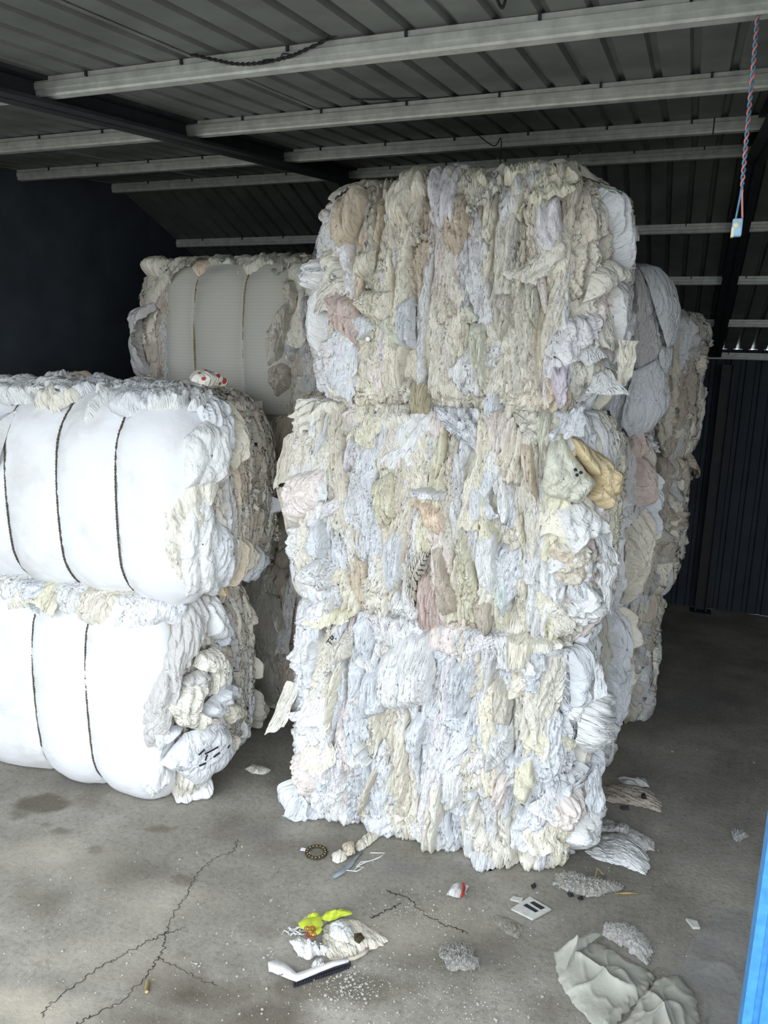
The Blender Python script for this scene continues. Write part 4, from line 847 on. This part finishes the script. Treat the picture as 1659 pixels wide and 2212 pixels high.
floor_blob('white_rag', 'small flat pale rag on the floor between the left bales and the tower', 'rag', [(528, 1662), (545, 1653), (575, 1658), (587, 1666), (570, 1675), (545, 1672)], .008, 'smooth', PAL['cream'])
# bottom-centre pile
pile = floor_blob('beige_rag', 'dirty beige sack rag spread beside the neon yellow rag', 'rag', [(690, 2060), (700, 2000), (735, 1985), (775, 1990), (810, 2012), (838, 2030), (830, 2045), (790, 2058), (760, 2072), (720, 2078)], .018, 'soft', PAL['beige'], ang=.9, amp=.7)
floor_blob('brown_stain', 'brown stain', None, [(765, 2035), (780, 2033), (788, 2045), (775, 2058), (764, 2050)], .006, 'crinkle', None, 'ring', z0=.03, parent=pile, amp=.3)
MB().tube([on_floor(x, y, .012) for x, y in ((715, 2072), (740, 2074), (765, 2070), (785, 2060), (795, 2050))], .006, 7).build('brown_hem', M['plain'], pile, True, PAL['taupe'])
floor_blob('white_rag', 'round crumpled white rag lying over the beige sack rag', 'rag', [(712, 2010), (735, 1998), (755, 2010), (762, 2030), (752, 2050), (730, 2045), (712, 2035)], .022, 'crinkle', PAL['white'], z0=.02, amp=.7)
floor_blob('grey_rag', 'grey-white twisted rag with a round end below the neon rag', 'rag', [(625, 2035), (650, 2030), (690, 2045), (722, 2055), (700, 2066), (680, 2066), (672, 2075), (655, 2074), (641, 2062)], .022, 'gather', PAL['white'], ang=.8)
floor_blob('grey_rag', 'thin translucent grey cloth behind the neon rag', 'rag', [(645, 2005), (658, 1982), (695, 1980), (710, 1990), (690, 2010), (660, 2015)], .012, 'smooth', PAL['grey'])
ne = floor_blob('neon_rag', 'neon yellow-green rag with red outlined figures', 'rag', [(643, 2012), (662, 2000), (690, 1998), (699, 2010), (692, 2024), (668, 2028), (650, 2024)], .006, 'smooth', None, 'neon', z0=.03, amp=.35)
floor_blob('neon_fold', 'crumpled yellow strip', None, [(690, 1998), (702, 1984), (722, 1989), (745, 1981), (760, 1982), (761, 1987), (730, 1996), (712, 2003)], .01, 'crinkle', None, 'neon', z0=.02, parent=ne)
floor_blob('neon_fold', None, None, [(662, 2030), (698, 2024), (690, 2036), (676, 2042)], .01, 'soft', None, 'neon', z0=.03, parent=ne, amp=.4)
floor_blob('neon_fold', None, None, [(664, 1992), (690, 1986), (688, 1998), (662, 2000)], .014, 'crinkle', None, 'neon', z0=.02, parent=ne, amp=.5)
cu = bpy.data.curves.new('red_figures', 'FONT'); cu.body = '88'; cu.size = .05; cu.fill_mode = 'NONE'; cu.bevel_depth = .0012; cu.align_x = 'CENTER'; cu.align_y = 'CENTER'; cu.materials.append(M['redprint'])
o = text_obj('red_figures', cu, ne); c_ = on_floor(672, 2013, .05); o.location = Vector(c_ - np.array(ne.location)); o.rotation_euler = (.12, 0, YAW + 1.75)
g = random.Random(3); st_ = tag(empty('white_strings', tuple(on_floor(625, 2025, .01))), 'tangled white strings at the left end of the rag pile', 'string'); mb = MB()
for k in range(7):
    x, y = 605 + g.random() * 35, 2000 + g.random() * 30; P = [on_floor(x + j * g.uniform(4, 9) - 4, y + g.uniform(-7, 7), .004 + .008 * g.random()) for j in range(6)]; mb.tube(P, .0017, 5)
mb.build('string', M['plain'], st_, True, PAL['white'])
floor_blob('lint_clump', 'small grey lint tuft between the rag pile and the shoe strip', 'lint', [(672, 2088), (685, 2078), (702, 2082), (705, 2095), (690, 2102), (676, 2099)], .02, 'crinkle', PAL['grey'], res=.004)
# shoe sole edge
def ribbon(pts, w, z, th=.004):
    P = np.array([on_floor(*p)[:2] for p in pts]); T = np.gradient(P, axis=0); T /= np.linalg.norm(T, axis=1)[:, None]; N = np.c_[-T[:, 1], T[:, 0]]; w = np.broadcast_to(w, (len(P),))[:, None] / 2
    A = np.c_[P + N * w, np.full(len(P), z)]; B_ = np.c_[P - N * w, np.full(len(P), z)]; dn = np.array([0, 0, th])
    V = np.stack([A, A + dn, B_ + dn, B_], 0); i = np.arange(len(P) - 1); k = len(P); Q = []
    for a in range(4): b = (a + 1) % 4; Q += [(a * k + j, a * k + j + 1, b * k + j + 1, b * k + j) for j in i]
    Q += [(0, k, 2 * k, 3 * k), (k - 1, 4 * k - 1, 3 * k - 1, 2 * k - 1)]; return V.reshape(-1, 3), Q
sh = tag(empty('shoe_sole_strip', tuple(on_floor(660, 2110, 0))), 'torn white shoe sole strip with black treaded edge', 'shoe sole')
MB().add(*ribbon([(580, 2098), (592, 2096), (604, 2100), (617, 2108), (630, 2116), (640, 2121), (660, 2114), (690, 2102), (720, 2091), (752, 2083)], [.03, .042, .044, .036, .028, .026, .022, .02, .018, .014], .012, .006)).build('white_strip', M['white'], sh, True)
MB().add(*ribbon([(634, 2127), (640, 2126), (665, 2116), (695, 2105), (725, 2094), (757, 2086)], .011, .003, .009)).build('black_tread', M['black'], sh)
for k in range(22):
    x = 636 + k * 5.6; y = 2132 - (x - 636) * .34; c = on_floor(x, y - 3, .006); MB().box(c, (.005, .005, .009)).build('tread_lug', M['black'], sh)
for x, y, s_, tx in ((603, 2103, .012, '3'),):
    cu = bpy.data.curves.new('mark', 'FONT'); cu.body = tx; cu.size = .016; cu.extrude = .0004; cu.materials.append(M['blackprint']); cu.align_x = 'CENTER'; o = text_obj('printed_mark', cu, sh); o.location = Vector(on_floor(x, y + 3, .0195) - np.array(sh.location)); o.rotation_euler = (0, 0, YAW - 1.3)
# ring label
c_ = on_floor(683, 1843); rg = tag(empty('ring_label', tuple(c_)), 'flat brown ring with a white tab on the floor left of the tower foot', 'label')
t, rr = np.meshgrid(np.linspace(0, 2 * np.pi, 48, endpoint=False), np.array([.026, .0262, .041, .0412]), indexing='ij'); zz = np.array([.002, .006, .006, .002])[None] + 0 * t
obj('ring', make_mesh('ring', np.stack([rr * np.cos(t), rr * np.sin(t) * 1.0, zz], -1), grid_quads(48, 4, True)), M['ring'], rg)
for k in range(16):
    a = k * math.pi / 8; mbx = MB().box(c_ + np.array([math.cos(a) * .0335, math.sin(a) * .0335, .0068]), (.004, .004, .0012)); mbx.build('ring_mark', M['straw'], rg)
MB().add(*ribbon([(650, 1836), (660, 1838), (668, 1846)], [.016, .014, .008], .003, .002)).build('white_tab', M['white'], rg)
# knit scrap, cloth, ribbon, cords
kn = floor_blob('knit_scrap', 'folded brown-stained knit scrap beside the foot of the tower', 'scrap', [(739, 1832), (765, 1827), (768, 1850), (752, 1857), (740, 1848)], .02, 'gather', PAL['tan'], 'knit', z0=.012)
floor_blob('white_rag', 'rolled cream cloth end lying under the brown knit scrap', 'rag', [(716, 1850), (735, 1842), (752, 1850), (748, 1860), (728, 1868), (718, 1862)], .02, 'soft', PAL['cream'])
floor_blob('beige_rag', 'creased beige cloth running from the knit scrap under the tower', 'rag', [(766, 1830), (785, 1810), (810, 1800), (822, 1808), (800, 1826), (775, 1842)], .022, 'strip', PAL['beige'], ang=.9)
tag(MB().add(*ribbon([(719, 1897), (740, 1885), (755, 1872), (768, 1855), (780, 1842)], [.018, .02, .018, .012, .012], .003, .002)).build('grey_ribbon', M['greyribbon'], None, True), 'flat blue-grey ribbon lying below the knit scrap', 'ribbon')
def cord(label, pts, r=.002): tag(MB().tube([on_floor(x, y, .004) for x, y in pts], r, 5).build('cotton_thread', M['white'], None, True), label, 'thread')
cord('long kinked white thread on the floor right of the knit scrap', [(762, 1882), (775, 1870), (790, 1862), (805, 1858), (820, 1852), (832, 1843), (800, 1842)])
cord('short curled white thread just below the kinked long one', [(748, 1880), (770, 1882), (788, 1874), (770, 1872), (780, 1862), (800, 1860)])
# cap scrap, plate, chips
cp = floor_blob('grey_scrap', 'grey cloth scrap with a red striped edge in front of the tower', 'scrap', [(964, 1935), (975, 1915), (1000, 1909), (1014, 1915), (1005, 1930), (992, 1942), (975, 1938)], .02, 'soft', PAL['grey'], amp=.7)
MB().tube([on_floor(x, y, .022) for x, y in ((1000, 1909), (1003, 1917), (1001, 1926), (997, 1936))], .005, 6).build('red_stripe', M['redprint'], cp, True)
pl = tag(empty('grey_plate', tuple(on_floor(1147, 1965))), 'pale square plate with two black slots lying on the concrete', 'plate')
def slab(pts, z, th):
    n = len(pts); A = np.array([on_floor(*p) for p in pts]); A[:, 2] = z; B_ = A + (0, 0, th); return np.concatenate([A, B_]), [(n + 0, n + 1, n + 2, n + 3)] + [(i, (i + 1) % n, n + (i + 1) % n, n + i) for i in range(n)]
MB().add(*slab([(1104, 1968), (1150, 1991), (1190, 1969), (1144, 1942)][::-1] if False else [(1104, 1968), (1150, 1991), (1190, 1969), (1144, 1942)], .004, .006)).build('plate_body', M['greywood'], pl)
MB().add(*slab([(1130, 1962), (1156, 1977), (1163, 1974), (1137, 1958)], .0102, .001)).build('black_slot', M['black'], pl)
MB().add(*slab([(1144, 1956), (1168, 1971), (1177, 1967), (1152, 1953)], .0102, .001)).build('black_slot', M['black'], pl)
tag(MB().add(*slab([(1102, 1946), (1126, 1953), (1130, 1944), (1108, 1940)], .002, .006)).build('pale_chip', M['greywood']), 'small pale chip lying behind the slotted plate', 'chip')
tag(MB().add(*slab([(1481, 1989), (1496, 2008), (1512, 2009), (1505, 1995)], .002, .008)).build('pale_chip', M['greywood']), 'small pale chip on the floor near the blue door', 'chip')
for pts, lb in (([(1146, 1914), (1157, 1910), (1158, 1918), (1150, 1922)], 'tiny black scrap left of the long lint clump'), ([(1224, 1932), (1238, 1932), (1240, 1938), (1230, 1940)], 'black scrap below the left end of the long lint clump'), ([(1246, 1941), (1258, 1937), (1260, 1945), (1252, 1947)], 'black scrap below the middle of the long lint clump')):
    floor_blob('black_scrap', lb, 'scrap', pts, .008, 'crinkle', None, 'black', res=.003, amp=.4)
mb = MB().tube([on_floor(1330, 1930, .006), on_floor(1355, 1929, .008), on_floor(1378, 1930, .004)], .003, 6); mb.tube([on_floor(1335, 1934, .004), on_floor(1360, 1931, .006)], .002, 5); tag(mb.build('straw_piece', M['straw'], None, True), 'yellowish straw piece at the right end of the long lint clump', 'straw')
mb = MB().tube([on_floor(1286, 1895, .004), on_floor(1290, 1875, .03), on_floor(1302, 1888, .01), on_floor(1308, 1889, .004)], .002, 5); tag(mb.build('dry_twig', M['straw'], None, True), 'thin bent dry twig in front of the crumpled shirt', 'twig')
lint('long pale lint clump in front of the tower right corner', [(1192, 1912), (1205, 1890), (1230, 1886), (1255, 1898), (1290, 1902), (1325, 1912), (1350, 1915), (1345, 1926), (1310, 1930), (1290, 1940), (1262, 1938), (1240, 1930), (1210, 1922)], .022, 81, n=320)
lint('white fluffy lint pile behind the dusty film sheet', [(1300, 2020), (1305, 2000), (1340, 1998), (1365, 2005), (1390, 2025), (1400, 2040), (1410, 2060), (1395, 2085), (1375, 2070), (1345, 2045), (1320, 2035)], .03, 82, (.58, .57, .55), 320)
lint('flat grey lint mat at the bottom centre of the floor', [(945, 2060), (955, 2045), (975, 2038), (1010, 2040), (1024, 2050), (1022, 2065), (1036, 2080), (1030, 2095), (1000, 2101), (970, 2095), (958, 2080)], .016, 83, (.34, .335, .31), 200)
lint('small lint tuft far right near the blue door', [(1580, 1800), (1592, 1793), (1605, 1795), (1617, 1808), (1605, 1815), (1590, 1820), (1583, 1812)], .012, 84, (.4, .4, .4), 90)
# film sheets
floor_blob('dusty_film_sheet', 'large dusty beige plastic sheet crumpled at the lower right', 'plastic sheet', [(1195, 2065), (1215, 2045), (1250, 2040), (1292, 2038), (1330, 2062), (1400, 2098), (1412, 2112), (1400, 2150), (1372, 2170), (1335, 2212), (1320, 2260), (1300, 2240), (1230, 2160), (1208, 2120)], .035, 'film', None, 'film', res=.006, rim=6)
floor_blob('dusty_film_sheet', 'second dusty plastic sheet beside the large beige one at bottom edge', 'plastic sheet', [(1345, 2216), (1376, 2172), (1420, 2118), (1470, 2110), (1500, 2150), (1512, 2200), (1500, 2260), (1400, 2300), (1335, 2262)], .03, 'film', None, 'film', res=.006, rim=6)
floor_blob('film_fold', 'turned-up flap of film', None, [(1198, 2085), (1235, 2060), (1292, 2036), (1298, 2042), (1245, 2085), (1218, 2122), (1206, 2112)], .03, 'film', None, 'film', res=.006, z0=.04, parent=bpy.data.objects['dusty_film_sheet'])
floor_blob('clear_film_sheet', 'thin clear film lying flat towards the blue door', 'plastic film', [(1440, 2100), (1480, 2075), (1500, 2010), (1560, 1960), (1615, 1970), (1625, 2050), (1620, 2150), (1600, 2260), (1530, 2260), (1516, 2150)], .008, 'film', None, 'clearfilm', res=.007, amp=.5)
floor_blob('flat_scrap', 'flat translucent scrap on the floor left of the slotted plate', 'plastic film', [(1058, 1985), (1075, 1978), (1100, 1985), (1130, 2002), (1120, 2030), (1095, 2020)], .004, 'smooth', lin((150, 146, 136)), amp=.3)
tag(MB().tube([on_floor(316, 2142, .006), on_floor(319, 2120, .006)], .006, 6).build('cigarette_end', M['straw'], None, True), 'pale pinkish stub lying on the dark damp patch', 'stub')
# pebbles
def pebble_mesh(seed):
    import bmesh
    bm = bmesh.new(); bmesh.ops.create_icosphere(bm, subdivisions=1, radius=1); g = random.Random(seed)
    for v in bm.verts: v.co = v.co * g.uniform(.75, 1.15); v.co.z *= .65
    me = bpy.data.meshes.new('pebble'); bm.to_mesh(me); bm.free(); me.materials.append(M['stone']); return me
PM = [pebble_mesh(i) for i in range(6)]; g = random.Random(9)
spots = [(1452, 1624), (1506, 1620), (1628, 1648), (460, 1850), (426, 1843), (468, 2017), (620, 1960)] + [(g.gauss(757, 22), g.gauss(2125, 32)) for _ in range(60)] + [(g.gauss(420, 10), g.gauss(2083, 8)) for _ in range(8)] + [(g.gauss(585, 10), g.gauss(2066, 10)) for _ in range(8)] + [(g.uniform(560, 1180), g.uniform(1900, 2205)) for _ in range(80)] + [(g.uniform(40, 560), g.uniform(1820, 2205)) for _ in range(30)]
for i, (x, y) in enumerate(spots):
    P = on_floor(x, y); r = g.uniform(.002, .0055) * (1.3 if i < 7 else 1)
    o = obj('pebble', PM[i % 6]); o.location = (P[0], P[1], r * .45); o.scale = (r * g.uniform(.8, 1.4), r, r); o.rotation_euler = (0, 0, g.uniform(0, 6)); 
    lb, gp = (('single pale pebble on the dim floor right of the tower', 'pebbles right of the tower') if x > 1400 else ('pale pebble in the cluster below the torn shoe sole strip', 'pebbles below the shoe strip') if 690 < x < 830 and y > 2040 else
              ('pale pebble on the open floor left of the rag pile', 'pebbles on the left floor') if x < 600 else ('tiny pebble on the floor between the rag pile and the lint clumps', 'pebbles at the floor centre'))
    tag(o, lb, 'pebble', gp)
G_ = np.random.RandomState(4); mb = MB(); N_ = 2600
xs = np.concatenate([G_.uniform(0, 1500, 1500), G_.normal(750, 60, 500), G_.normal(1000, 90, 300), G_.normal(900, 60, 300)]); ys = np.concatenate([G_.uniform(1700, 2212, 1500), G_.normal(2130, 35, 500), G_.normal(2160, 35, 300), G_.normal(1970, 20, 300)])
oc = np.array([(1, 0, 0), (-.5, .9, 0), (-.5, -.9, 0), (0, 0, .8)]); Vs = []; Ts = []
for i, (x, y) in enumerate(zip(xs, ys)):
    P = on_floor(x, y)
    if -1.85 < P[0] < -.15 and P[1] > 2.35: continue
    a = G_.rand() * 6; r = .0012 + .0022 * G_.rand() ** 3; Rm = np.array([[math.cos(a), -math.sin(a), 0], [math.sin(a), math.cos(a), 0], [0, 0, 1]])
    Vs.append(P + (oc * r) @ Rm.T + (0, 0, .0004)); k = len(Vs) * 4 - 4; Ts += [(k, k + 1, k + 3), (k + 1, k + 2, k + 3), (k + 2, k, k + 3)]
o = obj('floor_grit', make_mesh('floor_grit', np.concatenate(Vs), None, Ts, False), M['stone']); tag(o, 'fine grit and crumbs scattered over the concrete floor', 'grit', kind='stuff')
